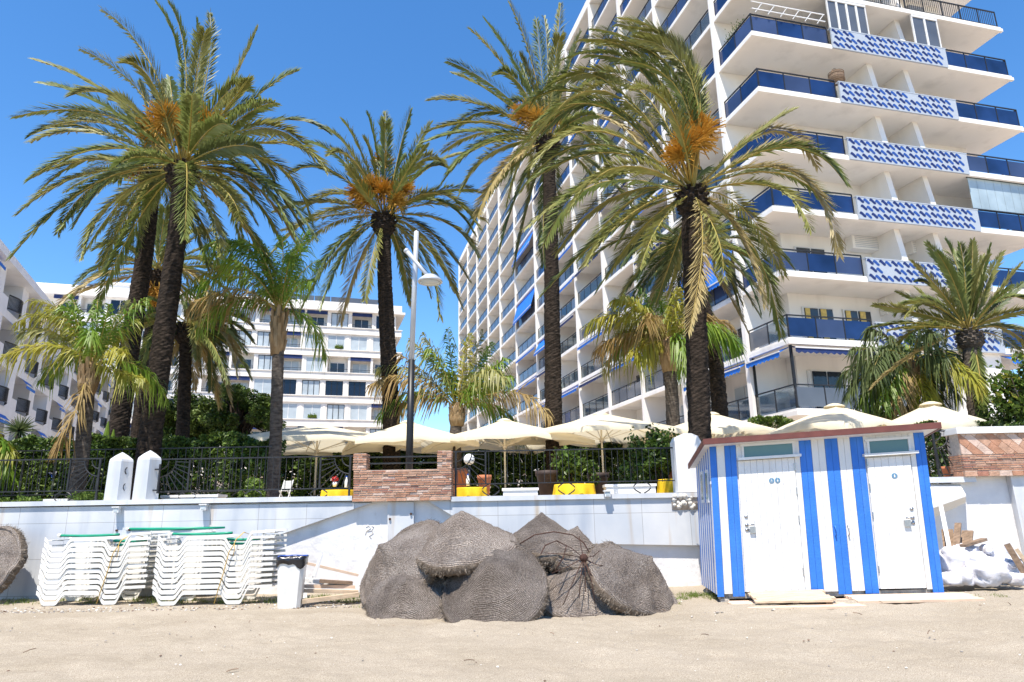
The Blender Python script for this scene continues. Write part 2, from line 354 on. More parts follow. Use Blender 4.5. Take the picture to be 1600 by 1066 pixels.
for k in range(1, 14):
    b = MB(); z = zb(k)
    b.box(0, 15.8, 0, 81.6, z, z+0.24)
    b.box(-0.05, 15.85, -0.05, 0.10, z-0.05, z+0.13)      # drip edge
    b.box(-0.05, 0.10, 0.10, 81.65, z-0.05, z+0.13)
    if k == 13: b.box(0, 15.8, 0, 81.6, z+0.245, z+0.8)
    b.build('floor_slab', 'tower_white', tower)
for t in FINS:
    b = MB(); b.box(-0.09, 1.95, t-0.14, t+0.14, 1.5, zb(13)-0.01); b.build('dividing_wall', 'tower_white', tower)
def rail(p, q, z, glassm, parent, name='balcony_railing', gap=0.12, posts=1.25, hi=1.02, bars=False, topm='black_iron'):
    """railing from p to q (local x, y) on slab top z; glass or bars below the rail"""
    p = V(p[0], p[1], 0); q = V(q[0], q[1], 0); L = np.linalg.norm(q-p); d = (q-p)/L
    b = MB(); up = V(0, 0, 1)
    b.bar(p+up*(z+hi), q+up*(z+hi), 0.06, 0.05)
    n = max(1, round(L/posts))
    for i in range(n+1):
        c = p+d*(L*i/n); b.bar(c+up*z, c+up*(z+hi), 0.045, 0.045, up=(1, 0, 0))
    if bars:
        b.bar(p+up*(z+0.12), q+up*(z+0.12), 0.03, 0.03)
        for i in range(int(L/0.13)):
            c = p+d*(0.13*i+0.06); b.bar(c+up*(z+0.12), c+up*(z+hi), 0.018, 0.018, up=(1, 0, 0))
    o = b.build(name, topm, parent)
    if not bars:
        b = MB(); alt = {'blue_glass': 'blue_glass_pale', 'clear_glass': 'grey_glass', 'grey_glass': 'blue_glass_pale'}.get(glassm, 'grey_glass')
        for i in range(n):
            a0 = p+d*(L*i/n+0.03); a1 = p+d*(L*(i+1)/n-0.03)
            b.bar(a0+up*(z+gap/2+hi*0.44), a1+up*(z+gap/2+hi*0.44), 0.012, hi*0.80)
        b.mi = [1 if (int(abs(z*7+p[0]*5+p[1]*3))+j//6*j//6) % 5 == 0 else 0 for j in range(len(b.f))]
        b.build('glass_panel', [glassm, alt], o)
    return o
def wave(cx, cz, half):
    """half of a wave motif: a tapering ribbon that runs over a crest and falls to the right"""
    xs = np.linspace(-.33, .015, 15) if half == 0 else np.linspace(-.015, .33, 15)
    p_ = np.clip((xs+.33)/.345 if half == 0 else (xs+.015)/.345, 0, 1)
    mid_ = .062*np.sin(math.pi*(p_**.8)*1.5+.2)-.10*xs-.03; th = .028+.068*np.sin(math.pi*p_**1.1)**.8
    return [(cx+1.0*x, cz+z+t) for x, z, t in zip(xs, mid_, th)]+[(cx+1.0*x, cz+z-t) for x, z, t in list(zip(xs, mid_, th))[::-1]]
rails = 0; far = MB(); farg = MB()
dooru = MB()
for k in range(1, 13):
    z = zb(k)+0.24
    bays = [(0.06, FINS[0]-0.14)]+[(FINS[i]+0.14, FINS[i+1]-0.14) for i in range(len(FINS)-1)]
    for i, (y0, y1) in enumerate(bays):
        r = RNG.random()
        gm = ('clear_glass' if r < .75 else 'grey_glass') if k <= 6 else ('blue_glass' if r < .35 else 'grey_glass' if r < .55 else 'clear_glass' if r < .75 else 'blue_glass_pale')
        if i == 0: gm = 'blue_glass' if k > 2 else 'clear_glass'
        if i < 7: rail((0.1, y0), (0.1, y1), z, gm, tower)
        else:
            far.bar((0.1, y0, z+1.02), (0.1, y1, z+1.02), .06, .05); far.bar((.1, y0, z+.1), (.1, y1, z+.1), .04)
            for c in np.linspace(y0+.05, y1-.05, 5): far.bar((.1, c, z), (.1, c, z+1), .045, .045, up=(1, 0, 0))
            farg.box(.095, .105, y0+.02, y1-.02, z+.13, z+.95)
        if i >= 1:
            # sliding balcony door in a white frame, on the back wall
            w = min(3.0, (y1-y0)*.55); c = y0+(y1-y0)*(.35+.3*RNG.random())
            fr = MB(); fr.box(1.80, 1.90, c-w/2, c+w/2, z+.02, z+2.2)
            if i < 7:
                o = fr.build('balcony_door', 'white_paint', tower)
                g = MB(); n = 3
                for j in range(n): g.box(1.77, 1.80, c-w/2+.07+j*w/n, c-w/2+w/n*(j+1)-.05, z+.1, z+2.1)
                g.build('door_glass', 'window_glass' if RNG.random() < .6 else 'curtain_glass', o)
            else:
                dooru.box(1.80, 1.90, c-w/2, c+w/2, z+.02, z+2.2, 0)
                for j in range(3): dooru.box(1.77, 1.80, c-w/2+.07+j*w/3, c-w/2+w/3*(j+1)-.05, z+.1, z+2.1, 1)
far.build('distant_railings', 'black_iron', tower)['kind'] = 'stuff'
farg.build('distant_glass_panels', 'grey_glass', tower)['kind'] = 'stuff'
dooru.build('distant_balcony_doors', ['white_paint', 'window_glass'], tower)['kind'] = 'stuff'
# --- the end facade towards the beach
for k in range(1, 10):
    z = zb(k)+0.24
    top = zb(k+1)
    for (a, c) in ((7.02, 7.34), (9.30, 9.60)):
        b = MB(); p = [(a, 2.25, z), (a, .22, z), (a, .62, top), (a, 2.25, top)]
        b.prism(p, (c-a, 0, 0)); b.build('partition_wall', 'tower_white', tower)
    if k in (1,):
        rail((0.1, 0.1), (4.4, 0.1), z, 'grey_glass', tower); rail((11.5, .1), (15.7, .1), z, 'blue_glass', tower)
    elif k <= 7:
        rail((0.1, 0.1), (4.4, 0.1), z, 'blue_glass', tower); rail((11.55, .1), (15.7, .1), z, 'blue_glass', tower)
        rail((15.72, .14), (15.72, 5), z, 'blue_glass', tower)
        # tiled wave panel, proud of the slab
        b = MB(); b.box(4.45, 11.45, -0.14, -0.055, zb(k)-0.04, zb(k)+1.06, 0)
        b.box(4.42, 11.48, -0.15, 0.05, zb(k)+1.06, zb(k)+1.11, 0)
        for r_ in range(3):
            for c_ in range(10):
                cx = 4.45+.36+.66*c_+(.12 if r_ % 2 else 0); cz = zb(k)+.19+.36*r_
                if RNG.random() < .012: continue
                for hf in (0, 1):
                    p = [(min(max(x, 4.47), 11.43), -0.147-.001*hf, zz) for x, zz in wave(cx, cz+.01, hf)]
                    b.prism(p, (0, .004, 0), 1+hf)
        b.build('wave_tile_panel', ['mosaic_white', 'wave_navy', 'wave_blue'], tower) if k >= 2 else None
    else:
        rail((.1, .1), (4.4, .1), z, 'blue_glass', tower); rail((4.5, .1), (9.3, .1), z, None, tower, bars=True); rail((9.6, .1), (15.7, .1), z, None, tower, bars=True)
    # back-wall windows
    for (c, w) in ((3.4, 1.7), (5.6, 1.6), (12.3, 1.8)):
        if k in (3, 4, 5, 6) and c < 6 and RNG.random() < .6: continue
        b = MB(); b.box(c-w/2, c+w/2, 2.10, 2.2, z+.05, z+2.15); o = b.build('balcony_door', 'white_paint', tower)
        g = MB(); g.box(c-w/2+.08, c-.04, 2.06, 2.1, z+.12, z+2.07); g.box(c+.04, c+w/2-.08, 2.06, 2.1, z+.12, z+2.07)
        g.build('door_glass', 'window_glass', o)
        if k == 2:
            g = MB(); g.box(c-w/2+.1, c-w/2+.35, 2.035, 2.058, z+.12, z+2.05); g.box(c+.1, c+.4, 2.035, 2.058, z+.12, z+2.05); g.build('curtain', 'yellow_curtain', o)
# enclosed balcony of the fifth level (frameless glass) and the glazed level near the top
b = MB()
for i in range(8): b.box(11.6+.53*i, 11.6+.53*(i+1)-.02, .16, .18, zb(4)+1.32, zb(5)-.06)
b.build('glass_enclosure', 'enclosure_glass', tower)
b = MB(); b.box(11.55, 15.8, .14, .2, zb(5)-.06, zb(5)-.005); b.box(11.55, 15.8, .14, .2, zb(4)+1.24, zb(4)+1.32); b.build('enclosure_frame', 'black_metal', tower)
for (a, c, n) in ((4.55, 6.9, 4), (9.75, 11.4, 2)):
    z0 = zb(7)+1.12; z1 = zb(8)-.1
    b = MB(); b.box(a, c, -.04, .06, z0, z0+.1); b.box(a, c, -.04, .06, z1-.1, z1+.1)
    for i in range(n+1): x = a+(c-a)*i/n; b.box(max(a, x-.06), min(c, x+.06), -.03, .05, z0+.1, z1-.1)
    o = b.build('window_frame', 'white_paint', tower)
    g = MB(); g.box(a+.05, c-.05, 0, .02, z0+.1, z1-.1); g.build('pane', 'grey_glass', o)
b = MB()
for (a, c, z0, z1) in ((.15, 4.3, zb(7)+1.9, zb(7)+1.96), (.15, 4.3, zb(7)+1.5, zb(7)+1.53)): b.bar((a, -.02, z0), (c, -.02, z0), .05, .05)
for i in range(6): b.bar((.3+.7*i, -.02, zb(7)+1.3), (.75+.7*i, -.02, zb(7)+1.9), .035)
b.build('awning_frame', 'white_paint', tower)
# white block, shutters, posts and awnings at the foot of the end facade
b = MB(); b.box(9.62, 11.4, .12, 2.21, 1.5, zb(2)-.01); b.build('stair_wall', 'tower_white', tower)
for (a, c) in ((1.9+.5, 4.6), (5.0, 6.9), (11.8, 15.2)):
    b = MB(); b.box(a, c, 2.12, 2.2, zb(1)+.25, zb(1)+2.35)
    for j in range(20): b.box(a+.05, c-.05, 2.10, 2.12, zb(1)+.28+j*.1, zb(1)+.36+j*.1)
    b.build('roller_shutter', 'white_paint', tower)
for (x, y) in ((.15, .15), (3.6, .15), (.15, 2.9)):
    b = MB(); b.box(x-.05, x+.05, y-.05, y+.05, zb(1)+.24, zb(2)-.06); b.build('awning_post', 'black_metal', tower)
def awning(p, q, out, drop, ztop, m, parent=tower):
    """folded or unrolled awning between p and q (local), reaching `out` outwards and `drop` down, with a scalloped valance"""
    p = V(*p, 0); q = V(*q, 0); d = nrm(q-p); L = np.linalg.norm(q-p); n = V(d[1], -d[0], 0)
    if n@V(-1, -1, 0) < 0: n = -n
    b = MB(); up = V(0, 0, 1)
    a0, a1 = p+up*ztop, q+up*ztop; c0, c1 = a0+n*out-up*drop, a1+n*out-up*drop
    b.add([a0, a1, c1, c0, a0-up*.03, a1-up*.03, c1-up*.03, c0-up*.03], [(0, 1, 2, 3), (7, 6, 5, 4), (0, 3, 7, 4), (1, 5, 6, 2)], 0)
    m_ = int(L/.28)
    for i in range(m_):
        e0 = c0+d*(L*i/m_); e1 = c0+d*(L*(i+1)/m_); mid = (e0+e1)/2
        b.add([e0, e1, e1-up*.17, mid-up*.24, e0-up*.17], [(0, 1, 2, 3, 4)], 0)
    b.bar(c0+up*.02, c1+up*.02, .06, .06, mi=1)
    return b.build('awning', [m, 'white_paint'], parent)
awning((.2, .25), (3.4, .25), .35, .15, zb(2)-.08, 'navy_canvas'); awning((3.8, .25), (7, .25), .4, .2, zb(2)-.08, 'navy_canvas')
awning((11.6, .25), (15.6, .25), .5, .25, zb(2)-.08, 'blue_canvas')
awning((.25, .4), (.25, 2.9), .5, .25, zb(2)-.08, 'blue_canvas'); awning((.25, 3.4), (.25, 8.9), .5, .3, zb(2)-.08, 'blue_canvas')
AW = {(6, 7): 2.1, (2, 2): .25, (2, 3): .25, (2, 4): .25, (2, 5): .3, (3, 1): 1.9, (3, 2): .25, (3, 3): .25, (3, 4): .25, (4, 5): .3, (4, 6): 1.2, (5, 5): .25, (4, 2): .25, (5, 4): .25, (6, 5): .3,
      (4, 7): .25, (7, 2): .3, (8, 3): .25, (9, 4): .25, (5, 2): .25, (8, 7): 1.5, (10, 3): .3, (11, 5): .3, (3, 7): .3, (3, 6): .25, (9, 6): .25, (6, 3): .25, (2, 6): .25}
for (k, i), dr in AW.items():
    awning((.12, FINS[i-1]+.3), (.12, FINS[i]-.3), .35 if dr < 1 else .6, dr, zb(k+1)-.08, 'navy_canvas' if (k+i) % 3 == 0 and dr < 1 else 'blue_canvas')
def boxpart(name, c, s, m, parent):
    b = MB(); b.box(c[0]-s[0]/2, c[0]+s[0]/2, c[1]-s[1]/2, c[1]+s[1]/2, c[2]-s[2]/2, c[2]+s[2]/2); return b.build(name, m, parent)
for (px, py, s) in ((1352, 380, (1.9, .5, .85)), (1432, 385, (1.0, .5, .9)), (1392, 480, (.9, .4, .8))):
    u_, z_ = tower_end(px, py, 1.9); o = boxpart('air_conditioner', (u_, 1.93, z_), s, 'white_soffit', tower)
    g = MB()
    for j in range(7): g.box(u_-s[0]*.42, u_+s[0]*.42, 1.93-s[1]/2-.02, 1.93-s[1]/2, z_-s[2]*.38+j*s[2]*.11, z_-s[2]*.38+j*s[2]*.11+.03)
    g.build('grille', 'grey_metal', o)
u_, z_ = tower_end(1428, 22, 1.2); o = boxpart('air_conditioner', (u_, 1.2, z_), (1.0, .4, .7), 'pebble_grey', tower)
# roof huts
b = MB(); b.box(5, 12, 20, 34, zb(13)+.8, zb(13)+3.4); b.box(4.6, 12.4, 19.6, 34.4, zb(13)+3.4, zb(13)+3.65); b.build('roof_hut', 'tower_white', tower)
q = C0+TV*1.6+V(0, 0, zb(7)+.24)+TU*.35
o = thing('balcony_plant', 'trailing green balcony plant on the tower corner above the brown basket', 'plant', q, rad(14.5))
b = MB(); b.box(-.12, .12, -.45, .45, 0, .8); b.build('trough', 'terracotta', o)
vq = []
for i in range(420):
    p = V(RNG.normal(0, .16), RNG.normal(0, .42), .95+abs(RNG.normal(0, .28))); d = RNG.normal(size=3); a = nrm(np.cross(d, RNG.normal(size=3)))*.05; e = nrm(np.cross(d, a))*.025; vq.append([p-a, p-e, p+a, p+e])
quads('foliage', vq, 'hedge_leaf', o)
# brown basket on the railing
u_, z_ = tower_end(1308, 120, .25); p = C0+TU*u_+TV*.3+V(0, 0, z_)
w = thing('wicker_basket', 'round brown wicker basket hung beside a wave tile panel high on the tower', 'basket', p-V(0, 0, .32), rad(14.5))
b = MB(); b.lathe([(.22, 0), (.34, .1), (.38, .3), (.33, .5), (.22, .62), (.17, .6), (.28, .45), (.3, .3), (.2, .08)], 14)
for j in range(6): b.tube([(.36*math.cos(t), .36*math.sin(t), .08+.09*j) for t in np.linspace(0, 2*math.pi, 15)], .02, 5)
b.build('woven_body', 'old_timber', w, True)
b = MB(); b.tube([(-.25*math.cos(t), 0, .55+.25*math.sin(t)) for t in np.linspace(0, math.pi, 9)], .02, 5); b.build('handle', 'old_timber', w, True)
# ================================================================ DISTANT BLOCK (centre)
cB = at(625, 620, 85); cB[2] = 0
mid = thing('apartment_building', 'white apartment block with rows of windows and balconies behind the palms', 'apartment building', cB, rad(16.5))
def zc(k): return 6.2+2.93*k       # top of the parapet band is zc+.8
b = MB(); b.box(-42, -.5, 1.3, 15, 1.4, 26.6); b.build('wall', 'tower_white', mid)
for k in range(0, 7):
    b = MB(); b.box(-42, 0, 0, 1.3, zc(k)-.28, zc(k)); b.box(-42, 0, 0, .14, zc(k)+.004, zc(k)+.50); b.box(-42.1, .12, -.1, .15, zc(k)+.504, zc(k)+.60)
    b.box(-.14, 0, .15, 8, zc(k)+.004, zc(k)+.50); b.box(-.5, 0, 1.3, 8, zc(k)-.28, zc(k))
    b.build('balcony_band', 'tower_white', mid)
b = MB(); b.box(-42.4, .4, -.4, 15.3, zc(7)-.3, zc(7)-.02); b.box(-42, 0, 0, .25, zc(7), zc(7)+.95); b.box(-42, 0, 14.6, 15, zc(7), zc(7)+.95); b.box(-.25, 0, .25, 14.6, zc(7), zc(7)+.95); b.build('roof', 'tower_white', mid)
b = MB()
for i in range(9): b.box(-19+2*i, -17.1+2*i, .5, .56, zc(7)+.96, zc(7)+1.75)
b.build('roof_windscreen', 'grey_glass', mid)
b = MB(); b.box(-36, -30, 4, 9, zc(7), zc(7)+2.6); b.box(-36.2, -29.8, 3.8, 9.2, zc(7)+2.6, zc(7)+2.8); b.build('roof_hut', 'tower_white', mid)
for k in range(0, 7):
    off = (k % 2)*.3
    for i in range(15):
        x1 = -1.0-off-2.78*i; x0 = x1-2.5; z = zc(k)+.85; t = RNG.random()
        if x0 < -41.5: continue
        pw = MB(); pw.box(x1, x1+.28, .16, 1.32, zc(k)+.004, zc(k+1)-.285); pw.build('partition_wall', 'tower_white', mid)
        if t < .5:   # window flush with the band
            b = MB(); b.box(x0, x0+.2, .2, .36, zc(k)+.51, zc(k+1)-.285); b.box(x1-.2, x1, .2, .36, zc(k)+.51, zc(k+1)-.285); b.box(x0+.2, x1-.2, .2, .36, zc(k+1)-.45, zc(k+1)-.285)
            dark = RNG.random() < .3
            for xx in np.linspace(x0+.235, x1-.235, 3 if not dark else 4): b.box(xx-.035, xx+.035, .22, .32, zc(k)+.51, zc(k+1)-.45, 1)
            b.box(x0+.2, x1-.2, .22, .32, zc(k+1)-.54, zc(k+1)-.45, 1)
            o = b.build('window', ['tower_white', 'black_metal' if dark else 'white_paint'], mid)
            g = MB(); g.box(x0+.2, x1-.2, .26, .28, zc(k)+.51, zc(k+1)-.5); g.build('pane', 'curtain_glass' if t < .40 else 'navy_glass', o)
        else:
            b = MB(); b.bar((x0, .08, zc(k)+1.0), (x1, .08, zc(k)+1.0), .05); b.bar((x0, .08, zc(k)+.8), (x1, .08, zc(k)+.8), .03)
            o = b.build('railing', 'black_iron', mid)
            b = MB(); b.box(x0+.2, x1-.2, 1.2, 1.3, zc(k)+.02, zc(k)+2.1)
            o = b.build('balcony_door', 'white_paint', mid)
            g = MB(); g.box(x0+.4, (x0+x1)/2-.04, 1.17, 1.2, zc(k)+.1, zc(k)+2.0); g.box((x0+x1)/2+.04, x1-.4, 1.17, 1.2, zc(k)+.1, zc(k)+2.0); g.build('door_glass', 'window_glass' if t < .8 else 'curtain_glass', o)
            if t > .72:
                b = MB(); b.box(x0, x1, .1, .2, zc(k+1)-.75, zc(k+1)-.29); b.build('awning', 'navy_canvas', mid)
for (i_, k_) in ((3, 2), (6, 4), (2, 5)):
    vq = []; x_ = -2.2-2.78*i_
    for i in range(420):
        p = V(x_+RNG.uniform(-.5, .5), .05+RNG.normal(0, .08), zc(k_)+.78+abs(RNG.normal(0, .16))); d = RNG.normal(size=3); a = nrm(np.cross(d, RNG.normal(size=3)))*.09; e = nrm(np.cross(d, a))*.05; vq.append([p-a, p-e, p+a, p+e])
    quads('window_box_plants', vq, 'bright_leaf', mid)
# ================================================================ HOTEL BLOCK (left)
aA = at(0, 600, 40); aA[2] = 0
lef = thing('apartment_building', 'white apartment block at the left edge with dark bowed balcony railings and rolled blue awnings', 'apartment building', aA, rad(112.4))
def za(k): return 2.75*k-.1        # k = 1..5, slab tops
b = MB(); b.box(-14, 47, 1.6, 13, 1.4, 16.1); b.build('wall', 'cool_white', lef)
for k in range(1, 6):
    b = MB(); b.box(-14, 47, -.02, 1.6, za(k)-.5, za(k)); b.build('floor_slab', 'cool_white', lef)
b = MB(); b.box(-14.4, 47.4, -.5, 13.3, 15.9, 16.4); b.build('roof', 'cool_white', lef)
for k in range(1, 6):
    for i in range(12):
        x0 = -13.5+5.0*i+(.0 if k % 2 else .6)
        ztop = (za(k+1)-.505 if k < 5 else 15.895)
        b = MB(); b.box(x0, x0+1.3, .0, 1.61, za(k)+.004, ztop); b.box(x0+1.31, x0+2.4, 0, .14, za(k)+.004, za(k)+.75); b.build('partition_wall', 'cool_white', lef)
        b = MB(); n = 9
        arc = [(x0+2.5+2.4*j/n, -.02-.35*math.sin(math.pi*j/n)) for j in range(n+1)]
        for zz in (.12, .95): b.tube([(x, y, za(k)+zz) for x, y in arc], .04, 5)
        for j in range(28):
            s = j/27; x = x0+2.5+2.4*s; y = -.02-.35*math.sin(math.pi*s)
            b.bar((x, y, za(k)+.1), (x, y, za(k)+.95), .03, .03, up=(1, 0, 0))
        b.build('balcony_railing', 'black_iron', lef)
        b = MB(); b.box(x0+1.9, x0+4.4, 1.52, 1.6, za(k)+.05, za(k)+2.05); o = b.build('balcony_door', 'white_paint', lef)
        g = MB(); g.box(x0+2.0, x0+3.1, 1.49, 1.52, za(k)+.1, za(k)+1.98); g.box(x0+3.2, x0+4.3, 1.49, 1.52, za(k)+.1, za(k)+1.98); g.build('door_glass', 'window_glass', o)
        if (i+k) % 2 == 0:
            b = MB(); zt = ztop
            b.add([(x0+2.6, -.05, zt-.02), (x0+4.8, -.05, zt-.02), (x0+4.8, -.35, zt-.4), (x0+2.6, -.35, zt-.4)], [(0, 1, 2, 3)], 0)
            b.bar((x0+2.6, -.35, zt-.4), (x0+4.8, -.35, zt-.4), .07, mi=1); b.box(x0+2.6, x0+4.8, -.36, -.34, zt-.62, zt-.44, 0)
            b.build('awning', ['blue_canvas', 'white_paint'], lef)
UP_ = V(0, 0, 1)
# ================================================================ RETAINING WALL
def wp(px, py, Y=YW): return at(px, py, Y)
def gpt(px, py, z=0.0):
    r = ray(px, py); t = (z-CZ)/r[2]; return V(r[0]*t, r[1]*t, z)
wl = (0.0, YW, 0.0)
wall = thing('retaining_wall', 'long white beach wall clad in veined marble slabs above rough white masonry', 'wall', wl)
b = MB(); b.box(-13.5, 13.5, YW+.10, YW+.35, -.3, ZP-.02); b.box(8.05, 13.5, YW+.101, YW+.349, ZP-.02, wp(1550, 744)[2]-.004); b.box(7.1, 8.05, YW+.101, YW+.349, ZP-.02, wp(1480, 748)[2]-.09); b.build('masonry', 'rough_white_wall', wall, rel=wl)
zt = wp(300, 783)[2]
def clad(pxs, y0=0.0, th=0.098, name='marble_cladding', m='marble_slabs'):
    p = [wp(*q) for q in pxs]; b = MB(); b.prism([(q[0], YW+y0, q[2]) for q in p], (0, th, 0)); return b.build(name, m, wall, rel=wl)
clad([(-160, 1000), (40, 970), (430, 838), (580, 786), (-160, 796)])
clad([(605, 784), (605, 960), (646, 960), (646, 784)], 0.03, .068, m='marble_plain')
clad([(667, 782), (740, 826), (820, 842), (930, 850), (1140, 853), (1140, 773), (900, 777)])
clad([(1577, 744), (1700, 742), (1700, 905), (1606, 880)], -.03, .128, m='marble_plain')
def coping(p0, p1, y, h=.085, name='coping'):
    a = wp(p0, y); c = wp(p1, y-(p1-p0)*ROLL*.9); b = MB()
    zc_ = (a[2]+c[2])/2; b.box(a[0], c[0], YW-.045, YW+.5, zc_-h, zc_); b.build(name, 'marble_plain', wall, rel=wl); return zc_
coping(-160, 551, 787); coping(705, 1140, 776); coping(1448, 1522, 746, .10)
b = MB()   # sloping white slab beside the shed: top slopes towards the beach, its underside is undercut
A0, A1 = wp(1425, 757, YW+.1), wp(1500, 757, YW+.1); B0, B1 = wp(1425, 803, YW-.38), wp(1509, 773, YW-.38); C0_, C1 = wp(1425, 824, YW+.1), wp(1509, 786, YW+.1); D0, D1 = B0-V(0, 0, .03), B1-V(0, 0, .03)
b.add([A0, A1, B1, B0, D0, D1, C1, C0_], [(0, 3, 2, 1), (3, 4, 5, 2), (4, 7, 6, 5), (1, 2, 5, 6), (0, 7, 4, 3), (0, 1, 6, 7)]); b.build('sloping_slab', 'white_render', wall, rel=wl)
b = MB()   # patch of bare rubble in the cladding
q0 = wp(1050, 797); q1 = wp(1092, 771); b.box(q0[0], q1[0], YW-.012, YW-.002, q0[2], q1[2], 0)
for i in range(26):
    c = (RNG.uniform(q0[0]+.04, q1[0]-.04), YW-.015, RNG.uniform(q0[2]+.03, q1[2]-.03)); s = RNG.uniform(.02, .06)
    b.lathe([(s*.2, -s), (s, -s*.4), (s*.9, s*.5), (s*.2, s)], 7, c, 1)
b.build('rubble_patch', ['mortar', 'pebble_white'], wall, True, rel=wl)
for px, py in ((187, 797), (322, 793), (948, 772)):
    c = wp(px, py); b = MB(); b.box(c[0]-.05, c[0]+.05, YW-.13, YW-.05, c[2]-.05, c[2]+.04); b.box(c[0]-.07, c[0]+.07, YW-.15, YW-.03, c[2]+.042, c[2]+.06)
    o = b.build('wall_light', 'white_render', wall, rel=wl); g = MB(); g.box(c[0]-.035, c[0]+.035, YW-.135, YW-.131, c[2]-.035, c[2]+.03); g.build('lens', 'curtain_glass', o, rel=wl)
for px, py in ((183, 829), (203, 828), (609, 811), (642, 803)):
    c = wp(px, py); b = MB(); b.lathe([(.02, 0), (.02, .03), (.008, .035)], 10); 
    o = b.build('bolt', 'rust', wall); o.rotation_euler = (rad(90), 0, 0); o.location = (c[0], .03 if px > 600 else 0, c[2])
sq = MB()
for pts in (((572, 824), (576, 822), (579, 826), (573, 830), (571, 836)), ((574, 831), (581, 829), (583, 834), (577, 838), (580, 842)), ((581, 822), (584, 824), (582, 828))):
    sq.tube([wp(x, y, YW+.097) for x, y in pts], .006, 5)
sq.build('scribble', 'stone', wall, True, rel=wl)
# ---------------------------------------------------------------- pillars
def marble_pillar(pxc, ytop, label):
    c = wp(pxc, 786, YW+.16); zt_ = at(pxc, ytop, YW+.16)[2]; h = zt_-zt
    t = thing('marble_pillar', label, 'pillar', (c[0], YW+.18, zt-.001), 0, 'pair of marble gate pillars')
    b = MB(); b.lathe([(.245, 0), (.228, h*.80)], 6); b.build('shaft', 'marble_plain', t)
    b = MB(); b.lathe([(.228, h*.80+.002), (.215, h*.85), (.12, h*.93), (.01, h)], 6); b.build('cap', 'marble_plain', t)
    return t, h
pl, h = marble_pillar(181, 707, 'six sided marble pillar with dark metal rings on its side, left one of a pair')
for z in (.30, .62):
    fn, ft = V(math.cos(rad(-30)), math.sin(rad(-30)), 0), V(math.sin(rad(30)), math.cos(rad(30)), 0)
    b = MB(); b.tube([fn*.206+ft*(.04+.07*math.cos(a))+UP_*(h*z+.075*math.sin(a)) for a in np.linspace(rad(125), rad(235), 10)], .009, 6); b.build('latch_hook', 'black_iron', pl, True)
pr, h = marble_pillar(225, 704, 'six sided marble pillar with a gate hinge rail on its side, right one of a pair')
b = MB(); b.bar((.27, -.1, .15), (.27, -.1, h*.72), .03, up=(1, 0, 0))
for z in (.22, .62): b.bar((.18, -.1, h*z), (.28, -.1, h*z), .025)
b.build('hinge_rail', 'black_iron', pr)
c0 = wp(1058, 770); c1 = wp(1104, 768); t0 = wp(1080, 677)
wpil = thing('gate_pillar', 'plain white round topped pillar just left of the striped shed', 'pillar', ((c0[0]+c1[0])/2, YW+.2, zt))
hw = (c1[0]-c0[0])/2*.9; hz = t0[2]-zt; b = MB()
b.prism([(-hw, -.2, 0), (hw, -.2, 0), (hw, -.2, hz*.86), (hw*.8, -.2, hz*.95), (hw*.3, -.2, hz), (-hw*.3, -.2, hz), (-hw*.8, -.2, hz*.95), (-hw, -.2, hz*.86)], (0, .4, 0)); b.build('shaft', 'white_render', wpil)
# ---------------------------------------------------------------- iron fences
def fence(px0, px1, pyt0, pyb0, label, pitch=.115, suns=(), Y=YW+.22, cat='fence', rails2=None, pick=.0095):
    a = at(px0, pyt0, Y); c = at(px1, pyt0-(px1-px0)*ROLL, Y); zb_ = at(px0, pyb0, Y)[2]; zt_ = (a[2]+c[2])/2
    x0, x1 = a[0], c[0]; base = zt if Y < YW+.5 else ZP
    t = thing('iron_fence', label, cat, ((x0+x1)/2, Y, base)); rl = ((x0+x1)/2, Y, base)
    b = MB(); b.bar((x0, Y, zt_), (x1, Y, zt_), .03, .024); b.bar((x0, Y, zb_), (x1, Y, zb_), .028, .018); b.build('rails', 'black_iron', t, rel=rl)
    if rails2: 
        b = MB(); b.bar((x0, Y, rails2), (x1, Y, rails2), .035, .025); b.build('rails', 'black_iron', t, rel=rl)
    xs0, xs1 = x0+.03, x1-.03
    for sd in suns:
        w = .56; b = MB()
        ox = x0+.05 if sd == 'l' else x1-.05; sg = 1 if sd == 'l' else -1; oz = zt_-.03
        for rr in (.16, .30): b.tube([(ox+sg*rr*math.cos(q), Y, oz-rr*math.sin(q)) for q in np.linspace(.02, math.pi/2, 9)], .012, 5)
        for q in np.linspace(.06, 1.5, 9):
            L = min((w-.02)/max(.05, math.cos(q)), (zt_-zb_-.05)/max(.05, math.sin(q)))
            b.bar((ox+sg*.30*math.cos(q), Y, oz-.30*math.sin(q)), (ox+sg*L*math.cos(q), Y, oz-L*math.sin(q)), .014, up=(0, 1, 0))
        b.bar((ox+sg*w, Y, zb_), (ox+sg*w, Y, zt_), .03, up=(1, 0, 0)); b.bar((ox, Y, base), (ox, Y, zt_), .035, up=(1, 0, 0))
        b.build('sunburst_panel', 'black_iron', t, rel=rl)
        if sd == 'l': xs0 = x0+.05+w
        else: xs1 = x1-.05-w
    b = MB(); n = max(2, int((xs1-xs0)/pitch))
    for i in range(n):
        x = xs0+(xs1-xs0)*(i+.5)/n+RNG.normal(0, .004); b.bar((x, Y, zb_-(.0 if i % 2 else .02)), (x, Y, zt_+.0), pick, up=(1, 0, 0))
    b.build('pickets', 'black_iron', t, rel=rl)
    nf = max(1, int((x1-x0)/1.1))
    for i in range(nf):
        x = x0+(x1-x0)*(i+.5)/nf; b = MB()
        for sg in (-1, 1):
            b.tube([(x+sg*(.03+.13*math.sin(q)), Y, base+(zb_-base)*(q/math.pi)) for q in np.linspace(0, math.pi, 9)], .012, 5)
        b.build('scroll_foot', 'black_iron', t, rel=rl)
    return t
fence(-60, 162, 720.5, 770, 'black iron fence left of the marble pillars with a sunburst at its right end', suns=('r',))
